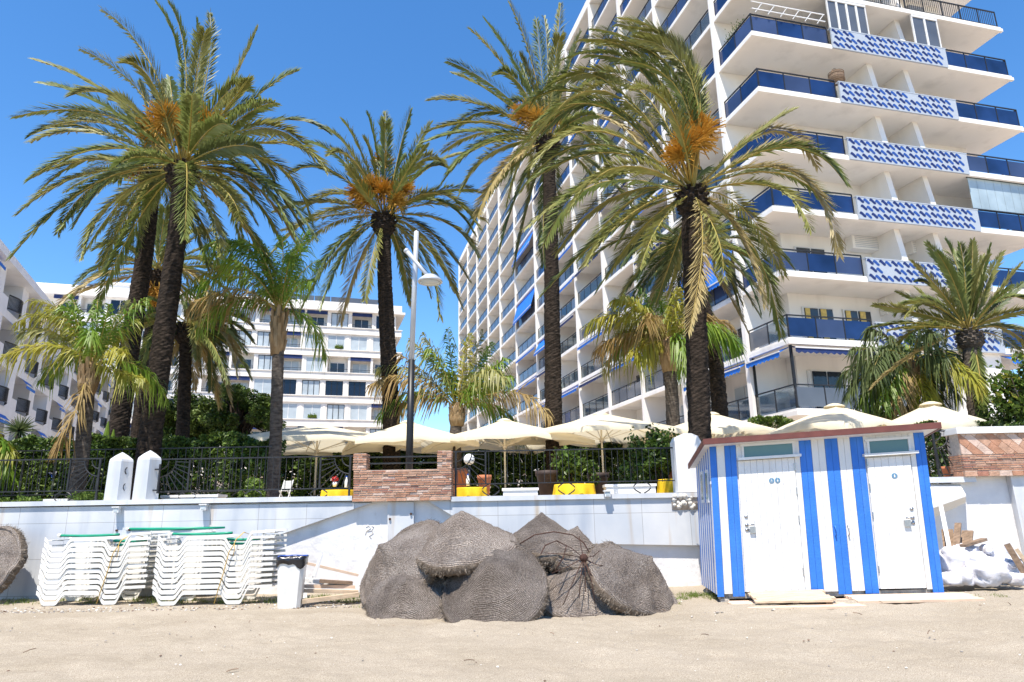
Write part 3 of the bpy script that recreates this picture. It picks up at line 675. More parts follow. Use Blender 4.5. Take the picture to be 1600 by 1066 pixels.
fence(247, 552, 718, 768, 'black iron fence between the marble pillars and the brick planter, sunbursts at both ends', suns=('l', 'r'))
fence(708, 1058, 706, 757, 'black iron fence under the parasols, between brick planter and white pillar', suns=('l',))
fence(1452, 1509, 674, 742, 'short black iron fence with sunburst between the shed and the right brick wall', suns=('l',))
fence(-30, 425, 706, 775, 'taller thin black iron fence standing in front of the left hedge', pitch=.17, Y=14.6, pick=.014)
# ---------------------------------------------------------------- brick planter and brick wall
BM = ['mortar', 'brick_light', 'brick_mid', 'brick_dark', 'brick_pale']
def rows(b, x0, x1, y0, y1, z0, z1, rh, bw, jit=.02):
    """courses of thin bricks on the front and both ends of a mortar core"""
    b.box(x0+.012, x1-.012, y0+.012, y1, z0, z1, 0)
    n = max(1, round((z1-z0)/rh)); rh = (z1-z0)/n
    for r in range(n):
        x = x0-(bw*.5 if r % 2 else 0); za_ = z0+r*rh
        while x < x1:
            w = bw*RNG.uniform(.85, 1.15); a, c = max(x, x0), min(x+w-.012, x1)
            if c-a > .03:
                pr_ = RNG.uniform(-.006, jit*.7); m = int(RNG.choice([1, 1, 1, 2, 2, 3, 4]))
                b.box(a, c, y0-pr_, y0+.05, za_+.004+RNG.uniform(0, .004), za_+rh-.009, m)
            x += w
        for yy in np.arange(y0+.07, y1-.05, .13):
            for s in (0, 1):
                p_ = RNG.uniform(0, .01)
                if s: b.box(x1-.04, x1+p_, yy, min(yy+.12, y1), za_+.004, za_+rh-.009, int(RNG.choice([1, 2])))
                else: b.box(x0-p_, x0+.04, yy, min(yy+.12, y1), za_+.004, za_+rh-.009, int(RNG.choice([1, 2])))
YB = YW-.07
def zx(px, py, Y=YB): q = at(px, py, Y); return q[0], q[2]
xa, zb0 = zx(551, 784.5); xb, _ = zx(705, 781); _, z1_ = zx(628, 777); _, z2_ = zx(628, 734)
pln = thing('brick_planter', 'low red brick planter with two stub pillars set into the beach wall top', 'planter', (xa, YB, zb0)); rl = (xa, YB, zb0)
b = MB(); rows(b, xa, xb, YB, YB+.55, z1_, z2_, .042, .24); b.build('brick_wall', BM, pln, rel=rl)
b = MB(); rows(b, xa-.01, xb-.01, YB-.01, YB+.5, zb0, z1_-.003, .12, .21, .008); b.build('tile_base', BM, pln, rel=rl)
for p0, p1, pt in ((551, 573, 708.5), (683, 705.5, 704)):
    x0, _ = zx(p0, 740); x1, z3 = zx(p1, pt); b = MB(); rows(b, x0, x1, YB+.001, YB+.27, z2_+.001, z3, .042, .17); b.build('brick_pillar', BM, pln, rel=rl)
b = MB(); x0, _ = zx(574, 740); x1, za_ = zx(682, 712); _, zz = zx(682, 722)
for z in (za_, zz): b.bar((x0, YB+.13, z), (x1, YB+.13, z), .035, .025)
b.build('rails', 'black_iron', pln, rel=rl)
YB2 = YW-.10; xa, zb0 = zx(1509, 745, YB2); xb = xa+3.2; _, z1_ = zx(1509, 736, YB2); _, z2_ = zx(1509, 710.5, YB2); _, z3 = zx(1509, 678, YB2); _, z4 = zx(1509, 667.5, YB2)
bw_ = thing('brick_wall', 'brick wall with diagonal tiles and a white cap right of the shed', 'wall', (xa, YB2, zb0)); rl = (xa, YB2, zb0)
b = MB(); rows(b, xa, xb, YB2, YB2+.4, z1_, z2_, .045, .24); b.build('brick_courses', BM, bw_, rel=rl)
b = MB(); rows(b, xa-.01, xb, YB2-.012, YB2+.4, zb0, z1_-.002, .13, .22, .008); b.build('tile_base', BM, bw_, rel=rl)
def clip(poly, x0, x1, z0, z1):
    for ax, val, sg in ((0, x0, 1), (0, x1, -1), (1, z0, 1), (1, z1, -1)):
        out = []
        for i in range(len(poly)):
            p, q = poly[i], poly[(i+1) % len(poly)]; dp, dq = sg*(p[ax]-val), sg*(q[ax]-val)
            if dp >= 0: out.append(p)
            if dp*dq < 0: t = dp/(dp-dq); out.append((p[0]+t*(q[0]-p[0]), p[1]+t*(q[1]-p[1])))
        poly = out
        if len(poly) < 3: return []
    return poly
b = MB(); b.box(xa+.01, xb, YB2+.01, YB2+.4, z2_+.001, z3, 0)
L_, W_ = .27, .13
for i in range(-14, 26):
    for j in range(-6, 40):
        cx = i*(L_+.008)+(j % 2)*L_/2; cz = j*(W_+.008)-1.5
        pts = [(cx, cz), (cx+L_, cz), (cx+L_, cz+W_), (cx, cz+W_)]
        a = rad(-43); pts = [(xa+x*math.cos(a)-z*math.sin(a), z2_+x*math.sin(a)+z*math.cos(a)) for x, z in pts]
        m = int(RNG.choice([1, 4, 4, 4, 1, 2])); y_ = RNG.uniform(0, .005)
        pl_ = clip(pts, xa, xb, z2_+.004, z3-.002)
        if pl_: b.prism([(x, YB2-y_, z) for x, z in pl_], (0, .03, 0), m)
b.build('diagonal_tiles', BM, bw_, rel=rl)
b = MB(); b.box(xa-.05, xb, YB2-.05, YB2+.45, z3+.002, z4-.03); b.box(xa-.03, xb, YB2-.03, YB2+.43, z4-.029, z4); b.build('cap', 'white_render', bw_, rel=rl)
# ---------------------------------------------------------------- street lamp, globe lamp
YL = 13.05; pb = at(641.5, 735, YL); ptp = at(645.5, 362, YL); zm = at(643, 563, YL)[2]
lx = (pb[0]+ptp[0])/2+.02
lamp = thing('street_lamp', 'tall grey street lamp with a black lower half and one round lamp head', 'street lamp', (lx, YL, ZP)); rl = (lx, YL, ZP)
b = MB(); b.tube([(lx-.03, YL, ZP-.1), (lx-.02, YL, zm)], [.072, .064], 16); b.build('lower_pole', 'black_metal', lamp, True, rl)
b = MB(); b.tube([(lx-.02, YL, zm+.001), (lx+.03, YL, ptp[2]-.01), (lx+.03, YL, ptp[2])], [.053, .052, .042], 16); b.build('upper_pole', 'grey_metal', lamp, True, rl)
a0 = at(636, 393, YL-.15); a1 = at(669, 432, YL-.45); b = MB(); b.tube([a0, a1], [.045, .035], 10); b.tube([a0+V(-.03, .01, .035), a0+V(.01, -.0, -.01)], .055, 10); b.build('arm', 'grey_metal', lamp, True, rl)
hd = at(672, 440, YL-.5); b = MB(); b.lathe([(.10, .13), (.13, .11), (.22, .04), (.245, 0), (.235, -.02), (.2, -.022), (.2, -.015), (.05, -.01)], 28, hd); o = b.build('lamp_head', 'grey_metal', lamp, True, rl)
b = MB(); b.lathe([(.02, -.06), (.12, -.055), (.19, -.03), (.198, -.018), (.1, -.012)], 24, hd); b.build('lens', 'curtain_glass', o, True, rl)
b = MB(); b.tube([a1, hd+V(0, 0, .12)], .04, 8); b.build('bracket', 'black_metal', lamp, True, rl)
g = at(733, 718, 13.7); gl = thing('globe_lamp', 'small white globe lamp on a short post behind the iron fence', 'lamp', (g[0], g[1], ZP)); rl = (g[0], g[1], ZP)
b = MB(); b.lathe([(.02, -.11)]+[(.11*math.sin(a), -.11*math.cos(a)) for a in np.linspace(.25, 2.9, 12)]+[(.01, .11)], 20, g); b.build('globe', 'globe', gl, True, rl)
b = MB(); b.tube([(g[0], g[1], ZP), (g[0], g[1], g[2]-.09)], .03, 8); b.build('post', 'black_metal', gl, True, rl)
# ---------------------------------------------------------------- terrace parasols
def parasol(apx, apy, Y, side, rot, label, tilt=0.0):
    a = at(apx, apy, Y); h = .50 if Y < 18 else .60; side *= 1.27; z0 = a[2]-h
    t = thing('terrace_parasol', label, 'parasol', (a[0], Y, ZP), rad(rot), 'cream parasols on the terrace'); H = z0-ZP
    b = MB(); n = 8; R = 10; vs = []; fs = []
    ang = [k*math.pi/4 for k in range(8)]
    seg = 8*6
    for r in range(R+1):
        s = r/R*.985+.015
        for k in range(seg):
            th = 2*math.pi*k/seg
            rr = side/2/max(abs(math.cos(th)), abs(math.sin(th)))          # square outline
            m_ = abs(math.sin(4*th))                                          # between ribs
            z = H+h*(1-s)**1.0*(1-.12*math.sin(math.pi*s))-.03*m_*s*s
            rr *= 1-.012*m_*s
            corner = (rr/(side/2)-1)/.41; z -= .16*corner*s*s
            vs.append((rr*s*math.cos(th), rr*s*math.sin(th), z))
    for r in range(R):
        for k in range(seg): fs.append((r*seg+k, r*seg+(k+1) % seg, (r+1)*seg+(k+1) % seg, (r+1)*seg+k))
    # hanging valance with a wavy hem
    base = R*seg
    for k in range(seg):
        x, y, z = vs[base+k]; vs.append((x*1.005, y*1.005, z-.13-.02*math.sin(k*1.3+apx)))
    for k in range(seg): fs.append((base+k, base+(k+1) % seg, base+seg+(k+1) % seg, base+seg+k))
    b.add(vs, fs); o = b.build('canopy', 'cream_canvas', t, True)
    b = MB(); b.lathe([(.24, H+h*.86), (.22, H+h*.92), (.10, H+h+.01), (.02, H+h+.025)], 16); b.build('vent_cap', 'cream_canvas', t, True)
    b = MB(); b.tube([(0, 0, 0), (0, 0, H+h-.05)], .028, 10); b.build('pole', 'pole_cream', t, True)
    b = MB(); b.lathe([(.06, H-.28), (.07, H-.22), (.06, H-.16)], 10); b.build('hub', 'pole_cream', t, True)
    for k in range(8):
        th = ang[k]; rr = side/2/max(abs(math.cos(th)), abs(math.sin(th)))*.97
        ze = H-.03-(.16 if k % 2 else 0); e = V(rr*math.cos(th), rr*math.sin(th), ze)
        b = MB(); top = V(0, 0, H+h-.09); b.bar(top, e, .022, .018); m_ = top*.5+e*.5
        b.bar((0, 0, H-.22), m_, .018, .014); b.build('rib', 'pole_cream', t)
    b = MB(); b.lathe([(.25, 0), (.25, .06), (.05, .09), (.05, .3)], 16); b.build('base', 'dark_pot', t, True)
    return t
parasol(497, 662, 20.3, 3.88, 24, 'cream parasol farthest left, with frond shadows striping its top')
parasol(637, 658, 20.3, 2.69, 20, 'cream parasol behind the street lamp post')
parasol(788, 655, 20.3, 3.04, 26, 'cream parasol above the white globe lamp, between lamp post and tall middle palm')
parasol(938, 645, 20.3, 3.41, 30, 'cream parasol whose pale pole shows left of the dark shrubs, under the tower balconies')
parasol(1112, 645, 20.6, 2.63, 34, 'cream parasol crossed by the thick dark trunk of the windblown palm')
parasol(1303, 632, 16.0, 1.85, 28, 'cream parasol directly above the middle of the shed roof')
parasol(1453, 629, 15.6, 1.60, 32, 'cream parasol farthest right, above the right end of the shed roof')
# ---------------------------------------------------------------- terrace furniture
def yellow_table(px, py, Y, r, label):
    p = at(px, py, Y); t = thing('cafe_table', label, 'table', (p[0], Y, ZP), RNG.uniform(0, 2), 'yellow clothed cafe tables'); h = p[2]-ZP
    b = MB(); n = 48; vs = []; fs = []
    prof = [(0.01, 0), (r*.6, 0.0), (r*.98, 0), (r, -.02), (r*1.03, -.16), (r*1.08, -.30)]
    for i, (q, z) in enumerate(prof):
        for k in range(n):
            th = 2*math.pi*k/n; w = 1+(0.10*math.cos(9*th) if i > 3 else 0)*(i-3)/2
            vs.append((q*w*math.cos(th), q*w*math.sin(th), h+z))
    for i in range(len(prof)-1):
        for k in range(n): fs.append((i*n+k, i*n+(k+1) % n, (i+1)*n+(k+1) % n, (i+1)*n+k))
    b.add(vs, fs); b.build('tablecloth', 'yellow_cloth', t, True)
    b = MB(); b.tube([(0, 0, 0), (0, 0, h-.02)], .035, 10); b.lathe([(.25, 0), (.25, .025), (.05, .05)], 16); b.build('pedestal', 'black_metal', t, True)
    b = MB(); b.lathe([(r*.9, h-.035), (r*.9, h-.012)], 24); b.build('tabletop', 'white_plastic', t)
    return t
yellow_table(528, 766, 13.7, .32, 'yellow clothed cafe table just left of the brick planter')
yellow_table(737, 762, 13.6, .30, 'yellow clothed cafe table just right of the brick planter')
yellow_table(897, 757, 13.7, .40, 'yellow clothed cafe table beside the potted shrub in the middle of the fence')
yellow_table(1052, 749, 13.7, .30, 'yellow clothed cafe table tucked against the white pillar')
def lowblock(px0, px1, pyt, Y, label, cat='planter'):
    a = at(px0, pyt, Y); c = at(px1, pyt-(px1-px0)*ROLL, Y); h = (a[2]+c[2])/2-ZP; w = (c[0]-a[0])
    t = thing('low_planter', label, cat, ((a[0]+c[0])/2, Y, ZP)); b = MB()
    b.box(-w/2, w/2, 0, .4, 0, h-.05); b.build('trough', 'white_render', t)
    b = MB(); b.box(-w/2-.02, w/2+.02, -.02, .05, h-.048, h); b.box(-w/2-.02, w/2+.02, .35, .42, h-.048, h); b.box(-w/2-.02, -w/2+.05, .051, .349, h-.048, h); b.box(w/2-.05, w/2+.02, .051, .349, h-.048, h); b.build('rim', 'white_render', t)
    b = MB(); b.box(-w/2+.051, w/2-.051, .051, .349, h-.049, h-.02); b.build('soil', 'dark_pot', t)
lowblock(786, 840, 763, 13.3, 'low white planter trough behind the fence, left of the yellow table')
lowblock(947, 1024, 757, 13.3, 'low white planter trough behind the fence, below the dark shrubs')
lowblock(253, 340, 774, 13.3, 'low white planter trough behind the fence beside the marble pillars')
lowblock(70, 105, 780, 13.3, 'low white planter trough behind the left fence')
# folding chair
c = at(447, 776, 13.6); ch = thing('folding_chair', 'white slatted folding chair behind the iron fence beside a palm trunk', 'chair', (c[0], 13.6, ZP), rad(160)); ch.scale = (.5, .5, .5)
b = MB()
for s in (-1, 1): b.bar((s*.21, .2, 0), (s*.21, -.12, .86), .03, up=(1, 0, 0)); b.bar((s*.19, -.2, 0), (s*.19, .18, .44), .03, up=(1, 0, 0))
b.build('frame', 'white_plastic', ch)
b = MB(); [b.bar((-.2, -.12+.06*j, .44), (.2, -.12+.06*j, .44), .045, .015) for j in range(6)]; b.build('seat', 'white_plastic', ch)
b = MB(); [b.bar((-.21, .005-.026*j, .54+.065*j), (.21, .005-.026*j, .54+.065*j), .015, .055) for j in range(5)]; b.build('backrest', 'white_plastic', ch)
c = at(527, 762, 13.62); fp = thing('flower_pot', 'small pot of red flowers on the left yellow table', 'flower pot', (c[0]-.05, 13.62, c[2]+.02))
b = MB(); b.lathe([(.035, 0), (.05, .09), (.045, .09), (.03, .03)], 12); b.build('pot', 'globe', fp, True)
vq = []
for i in range(90):
    d = nrm(RNG.normal(size=3)); p = V(0, 0, .14)+d*.07*RNG.random()**.4; a = nrm(np.cross(d, RNG.normal(size=3)))*.02; e = np.cross(d, a); vq.append([p-a, p-e, p+a, p+e])
quads('flowers', vq, 'red_flower', fp)
def bottle(px, py, Y, label):
    c = at(px, py, Y); t = thing('water_bottle', label, 'bottle', c); b = MB(); b.lathe([(.03, 0), (.035, .01), (.035, .12), (.014, .17), (.014, .20)], 12); b.build('flask', 'globe', t, True)
    b = MB(); b.lathe([(.017, .2), (.017, .225)], 10); b.build('lid', 'bag_blue', t)
bottle(541, 762, 13.55, 'small white bottle on the left yellow table'); bottle(731, 759, 13.5, 'small white bottle on the yellow table beside the brick planter')
def terrapot(px, pyb, Y, r, h, label, m='terracotta'):
    c = at(px, pyb, Y); t = thing('plant_pot', label, 'pot', (c[0], Y, ZP)); b = MB()
    b.lathe([(r*.65, 0), (r*.95, h*.8), (r*1.08, h*.82), (r*1.08, h), (r*.92, h), (r*.88, h*.85)], 20); b.build('pot', m, t, True)
    b = MB(); b.lathe([(r*.87, h*.86), (.01, h*.88)], 16); b.build('soil', 'dark_pot', t); return t
terrapot(719, 765, 14.1, .17, .62, 'tall slim terracotta pot right of the brick planter'); terrapot(757, 765, 14.5, .14, .5, 'terracotta pot behind the sunburst of the right fence')
terrapot(1057, 760, 14.3, .16, .62, 'terracotta pot by the white pillar')
terrapot(1488, 745, 13.4, .16, .45, 'terracotta pot behind the short sunburst fence right of the shed')
# ================================================================ SUN LOUNGERS
def lounger():
    t = thing('sun_lounger', '', 'sun lounger')
    prof = [(-.02, .17), (.03, .13), (.085, .03), (.125, 0), (.315, 0), (.345, .02), (.425, .14), (.46, .155), (.98, .155), (1.02, .14), (1.10, .02), (1.13, 0), (1.31, 0), (1.34, .02), (1.42, .20), (1.46, .235), (1.80, .245)]
    prof = [(x*1.04, z) for x, z in prof]
    for y in (0, .62):
        b = MB()
        for i in range(len(prof)-1):
            (x0, z0), (x1, z1) = prof[i], prof[i+1]; th = .060
            if i >= len(prof)-2: th = .042
            v = [(x0, y, z0), (x1, y, z1), (x1, y, z1+th), (x0, y, z0+th), (x0, y+.018, z0), (x1, y+.018, z1), (x1, y+.018, z1+th), (x0, y+.018, z0+th)]
            b.add(v, [(0, 1, 2, 3), (5, 4, 7, 6), (3, 2, 6, 7), (0, 4, 5, 1)])
        b.add([(-.0208, y, .17), (-.02, y+.018, .17), (-.02, y+.018, .23), (-.02, y, .23)], [(0, 1, 2, 3)]); b.add([(1.872, y, .245), (1.872, y, .287), (1.872, y+.018, .287), (1.872, y+.018, .245)], [(0, 1, 2, 3)])
        b.build('side_rail', 'white_plastic', t)
    for nm, xs_, z in (('seat_slats', np.arange(.46, .98, .075), .155), ('foot_slats', np.arange(1.46, 1.8, .075), .24), ('head_slats', (0.0, .05), .165)):
        b = MB()
        for x in xs_: b.box(x, x+.055, .019, .619, z, z+.015)
        b.box(xs_[0], xs_[-1]+.055, .30, .33, z-.012, z-.0005); b.build(nm, 'white_plastic', t)
    return t
ORD = ['lowest', 'second from the bottom', 'third from the bottom', 'fourth from the bottom', 'fifth from the bottom', 'sixth and middle one', 'fifth from the top', 'fourth from the top', 'third from the top', 'second from the top', 'topmost']
first = None
for sname, px in (('left', 54), ('right', 235)):
    g0 = gpt(px, 948)
    for i in range(11):
        if first is None: first = lounger(); o = first
        else: o = copy_tree(first if not (first.get('x')) else first)
        o.location = (g0[0]+.02+RNG.normal(0, .006), g0[1]+RNG.normal(0, .006), g0[2]+.01+.0835*i); o.rotation_euler = (0, 0, RNG.normal(0, .003)+(-.01 if sname == 'left' else .012))
        o.scale = (.93 if sname == 'left' else .99, 1, 1); o['label'] = f'white plastic sun lounger, {ORD[i]} in the {sname} stack'; o['group'] = f'white sun loungers in the {sname} stack'
    LT = g0[2]+.01+.0835*10
    # green parasol poles lying along the stack
    for j, (y, z, x0, x1, w) in enumerate(((.20, LT+.245, .12, 1.12, 'upper'), (.26, LT+.145, .98, 1.56, 'middle'), (.32, LT+.075, 1.02, 1.55, 'short'))):
        q = thing('green_pole', f'{w} green plastic pole lying on top of the {sname} lounger stack', 'pole', (g0[0]+x0, g0[1]+y, z), 0)
        b = MB(); L = x1-x0; b.tube([(s*L, .01*math.sin(5*s), -.012*math.sin(math.pi*s)) for s in np.linspace(0, 1, 9)], .022, 10); b.build('tube', 'green_plastic', q, True)
        b = MB(); b.tube([(-.03, 0, 0), (.02, 0, 0)], .031, 10); b.build('end_cap', 'white_plastic', q, True)
    # yellow rope tied round the stack
    q = thing('rope_tie', f'thin yellow rope tied round the {sname} stack of loungers', 'rope', (g0[0]+1.2, g0[1]-.01, 0))
    b = MB(); x0 = 1.22-1.2; top = LT+.09
    b.tube([(x0-.21, -.02, .03), (x0-.16, -.025, .25), (x0-.10, -.02, .5), (x0-.04, -.025, .8), (x0+.03, -.02, top-.02), (x0+.05, .0, top+.06), (x0+.05, .3, top+.16), (x0+.05, .68, top+.1)], .008, 6); b.build('cord', 'rope', q, True)
    b = MB(); b.tube([(x0+.04, -.03, top-.02), (x0+.05, -.035, top-.1), (x0+.03, -.03, top-.2)], .006, 5); b.build('loose_end', 'rope', q, True)
# second green stack behind the left one
g0 = gpt(112, 948); base = g0+V(0, .85, 0); lo2 = None
for i in range(11):
    o = copy_tree(first); o.location = (base[0]+RNG.normal(0, .006), base[1]+.05, .01+.0835*i); o.rotation_euler = (0, 0, .01)
    o['label'] = f'white plastic sun lounger, {ORD[i]} in the half hidden stack behind'; o['group'] = 'white sun loungers in the stack behind'
q = thing('green_pole', 'long green plastic pole lying on the half hidden rear lounger stack', 'pole', (base[0]+.1, base[1]+.35, .0835*10+.325)); b = MB(); b.tube([(0, 0, 0), (.9, .0, -.01), (1.75, .02, .0)], .027, 10); b.build('tube', 'green_plastic', q, True)
b = MB(); b.tube([(-.03, 0, 0), (.02, 0, 0)], .031, 10); b.build('end_cap', 'white_plastic', q, True)
# ================================================================ BIN AND TIMBER
g0 = gpt(453, 949); bn = thing('trash_bin', 'tall white litter bin lined with a black bag beside the loungers', 'trash bin', g0, rad(8))
def rbox(b, w0, d0, w1, d1, z0, z1, c=.05, mi=0):
    def ring(w, d, z): return [(w/2-c, -d/2, z), (w/2, -d/2+c, z), (w/2, d/2-c, z), (w/2-c, d/2, z), (-w/2+c, d/2, z), (-w/2, d/2-c, z), (-w/2, -d/2+c, z), (-w/2+c, -d/2, z)]
    v = ring(w0, d0, z0)+ring(w1, d1, z1); b.add(v, [tuple(range(7, -1, -1)), tuple(range(8, 16))]+[(i, (i+1) % 8, 8+(i+1) % 8, 8+i) for i in range(8)], mi)
b = MB(); rbox(b, .33, .30, .40, .36, 0, .70); b.build('body', 'white_plastic', bn)
b = MB(); ring = []
n = 40; vs = []; fs = []
for i, (sc_, z) in enumerate(((1.04, .615), (1.07, .64), (1.06, .69), (1.11, .735), (1.0, .73), (.86, .66), (.6, .5))):
    for k in range(n):
        th = 2*math.pi*k/n; sq = 1/max(abs(math.cos(th)), abs(math.sin(th)), .8); w = sc_*(1+.02*math.sin(7*th+i)+.012*math.sin(17*th))
        dz = (.035*math.sin(3*th+1)+.02*math.sin(8*th) if i == 0 else 0)+.008*math.sin(9*th+i)
        vs.append((.20*sq*w*math.cos(th), .18*sq*w*math.sin(th), z+dz))
for i in range(6):
    for k in range(n): fs.append((i*n+k, i*n+(k+1) % n, (i+1)*n+(k+1) % n, (i+1)*n+k))
fs.append(tuple(6*n+k for k in range(n)))
b.add(vs, fs); b.build('bin_bag', 'bin_bag', bn, True)
b = MB(); b.tube([(.205*math.cos(t)*1/max(abs(math.cos(t)), abs(math.sin(t)), .8)*1.02, .185*math.sin(t)*1/max(abs(math.cos(t)), abs(math.sin(t)), .8)*1.02, .742+.004*math.sin(5*t)) for t in np.linspace(.3, 3.4, 24)], .009, 5); b.build('bag_hem', 'bag_blue', bn, True)
def plank(px0, py0, px1, py1, Y0, Y1, w, h, m, label, cat='plank', name='timber_plank', grp='loose timber by the bin'):
    a = at(px0, py0, Y0); c = at(px1, py1, Y1); t = thing(name, label, cat, (a+c)/2, 0, grp)
    b = MB(); b.bar(a, c, w, h); b.build('board', m, t, rel=(a+c)/2)
    return t
plank(472, 940, 560, 929, 10.9, 11.2, .09, .06, 'timber', 'weathered plank lying lowest in the pile right of the bin')
plank(470, 923, 560, 925, 11.1, 11.3, .10, .05, 'timber', 'pale plank second from the ground right of the bin')
plank(470, 916, 560, 917, 11.2, 11.4, .10, .05, 'pink_deck', 'pinkish plank third from the ground right of the bin')
plank(468, 905, 565, 917, 11.4, 11.4, .12, .06, 'white_paint', 'white painted board tilting down to the right above the planks')
plank(500, 908, 550, 911, 11.2, 11.4, .14, .05, 'old_timber', 'short brown board lying on the white board')
plank(470, 878, 560, 899, 11.7, 11.9, .06, .04, 'pink_deck', 'thin lath leaning against the wall behind the bin')
plank(490, 903, 503, 866, 11.25, 11.3, .15, .03, 'white_paint', 'short upright white board standing in the timber pile')
plank(476, 936, 470, 878, 11.9, 12.2, .07, .05, 'white_paint', 'white post leaning behind the bin')
# ================================================================ STRAW PARASOL HATS
def straw_hat(bpx, bpy, Y, axis, R, h, label, seed, sag=.06, stretch=1.0, rough=.5):
    c = at(bpx, bpy, Y); ax = nrm(axis); t = thing('straw_parasol_top', label, 'straw parasol top', c, 0, 'heap of straw parasol tops')
    x = nrm(np.cross((0, 0, 1), ax)) if abs(ax[2]) < .98 else V(1, 0, 0); y = np.cross(ax, x); M = np.stack([x, y, ax], 1)
    rs = list(np.linspace(.015, 1, 44)); n = 110; vs = []; fs = []
    def point(s, th, low=0):
        r = R*s*(1+.05*math.sin(2*th+seed)+.035*math.sin(3*th+seed*2))
        z = h*(1-(s*s+.012)**.5)*1.0-sag*math.sin(math.pi*s)*(.6+.6*math.sin(2*th+seed*3))
        z += .03*math.exp(-(s/.06)**2)+.03*math.exp(-((s-.95)/.035)**2)-.012*math.exp(-((s-.87)/.04)**2)+.012*math.exp(-((s-.55)/.03)**2)+.012*math.sin(9*th+seed)*s*math.exp(-((s-.75)/.3)**2)
        X = r*math.cos(th); Y_ = r*math.sin(th)
        nz = fbm(X*1.7+seed*7, Y_*1.7, seed, 1.0)*.13*s*rough+fbm(X+seed, Y_, 3, 3.0)*.035*s*rough+fbm(X+seed, Y_, 3, 9)*.014
        return V(X, Y_, z+nz)
    for s in rs: vs += [point(s, 2*math.pi*k/n) for k in range(n)]
    m = len(rs)
    for q, (s, dz) in enumerate(((1.015, -.03), (1.015, -.10), (.98, -.15), (.90, -.19), (.6, -.20))):      # thick rolled rim, then the inside
        for k in range(n):
            p = point(min(s, 1.0), 2*math.pi*k/n); p[:2] *= s/min(s, 1.0); p[2] += dz+.012*math.sin(k*2.1+q); vs.append(p)
    m += 5
    fs = [(i*n+k, i*n+(k+1) % n, (i+1)*n+(k+1) % n, (i+1)*n+k) for i in range(m-1) for k in range(n)]+[tuple(range(n-1, -1, -1)), tuple((m-1)*n+k for k in range(n))]
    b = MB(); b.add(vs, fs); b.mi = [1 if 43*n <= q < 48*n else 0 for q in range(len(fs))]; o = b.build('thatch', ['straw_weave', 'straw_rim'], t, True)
    vq = []                                                   # frayed straws at the rim
    for k in range(1500):
        th = RNG.random()*2*math.pi; s = RNG.uniform(.97, 1.01); p = point(min(1, s), th)+V(0, 0, -RNG.random()*.1)
        d = nrm(V(math.cos(th), math.sin(th), 0)*RNG.uniform(.1, .9)+V(0, 0, -1)*RNG.uniform(.2, 1)+RNG.normal(size=3)*.3)*RNG.uniform(.03, .085); w = nrm(np.cross(d, RNG.normal(size=3)))*.004
        vq.append([p-w, p+w, p+d+w*.3, p+d-w*.3])
    for k in range(700):                                        # straws standing off the weave
        th = RNG.random()*2*math.pi; s = RNG.random()**.5; p = point(s, th); d = (nrm(RNG.normal(size=3))*.5+V(0, 0, .5))*RNG.uniform(.012, .04); w = nrm(np.cross(d, RNG.normal(size=3)))*.0025
        vq.append([p-w, p+w, p+d+w*.3, p+d-w*.3])
    quads('frayed_straw', vq, 'straw_fringe', t)
    R4 = Matrix(M.tolist()).to_4x4(); t.rotation_euler = R4.to_euler()
    return t
straw_hat(628, 882, 10.45, (-.62, -.50, .60), .80, .52, 'straw parasol top lying on its side at the left end of the heap', 1.3)
straw_hat(640, 934, 9.8, (-.08, -.72, .66), .56, .36, 'straw parasol top at ground level between the leftmost and the large front one', 2.1)
straw_hat(726, 852, 10.2, (-.06, -.30, .95), .77, .54, 'straw parasol top on the summit of the heap with a pointed peak', 3.7, .04)
straw_hat(772, 914, 9.6, (-.12, -.70, .70), .74, .44, 'largest straw parasol top leaning at the front middle of the heap', 4.4, .04)
straw_hat(848, 858, 10.9, (-.08, .0, 1), .84, .58, 'straw parasol top behind the summit with a blunt peak against the wall', 5.2)
straw_hat(895, 868, 10.45, (.18, -.25, .95), .50, .46, 'small peaked straw parasol top above the rusty wire frame', 6.6, .03)
straw_hat(908, 920, 10.0, (.05, -.55, .85), .64, .36, 'sagging straw parasol top under the rusty wire frame', 7.9, .09)
straw_hat(988, 908, 10.1, (.52, -.46, .70), .72, .50, 'straw parasol top at the right end of the heap with a frayed edge', 8.5, .02)
straw_hat(712, 885, 10.75, (-.1, -.55, .9), .85, .50, 'flattened straw parasol top buried in the heap below the summit one', 9.1)
straw_hat(868, 900, 10.7, (.1, -.5, .8), .85, .4, 'sunken straw parasol top glimpsed in the middle of the heap behind the wire frame', 11.3)
straw_hat(-14, 878, 12.1, (-.30, -.90, .28), .60, .24, 'straw parasol top at the left edge beside the lounger stacks', 9.9, .02, rough=.4)
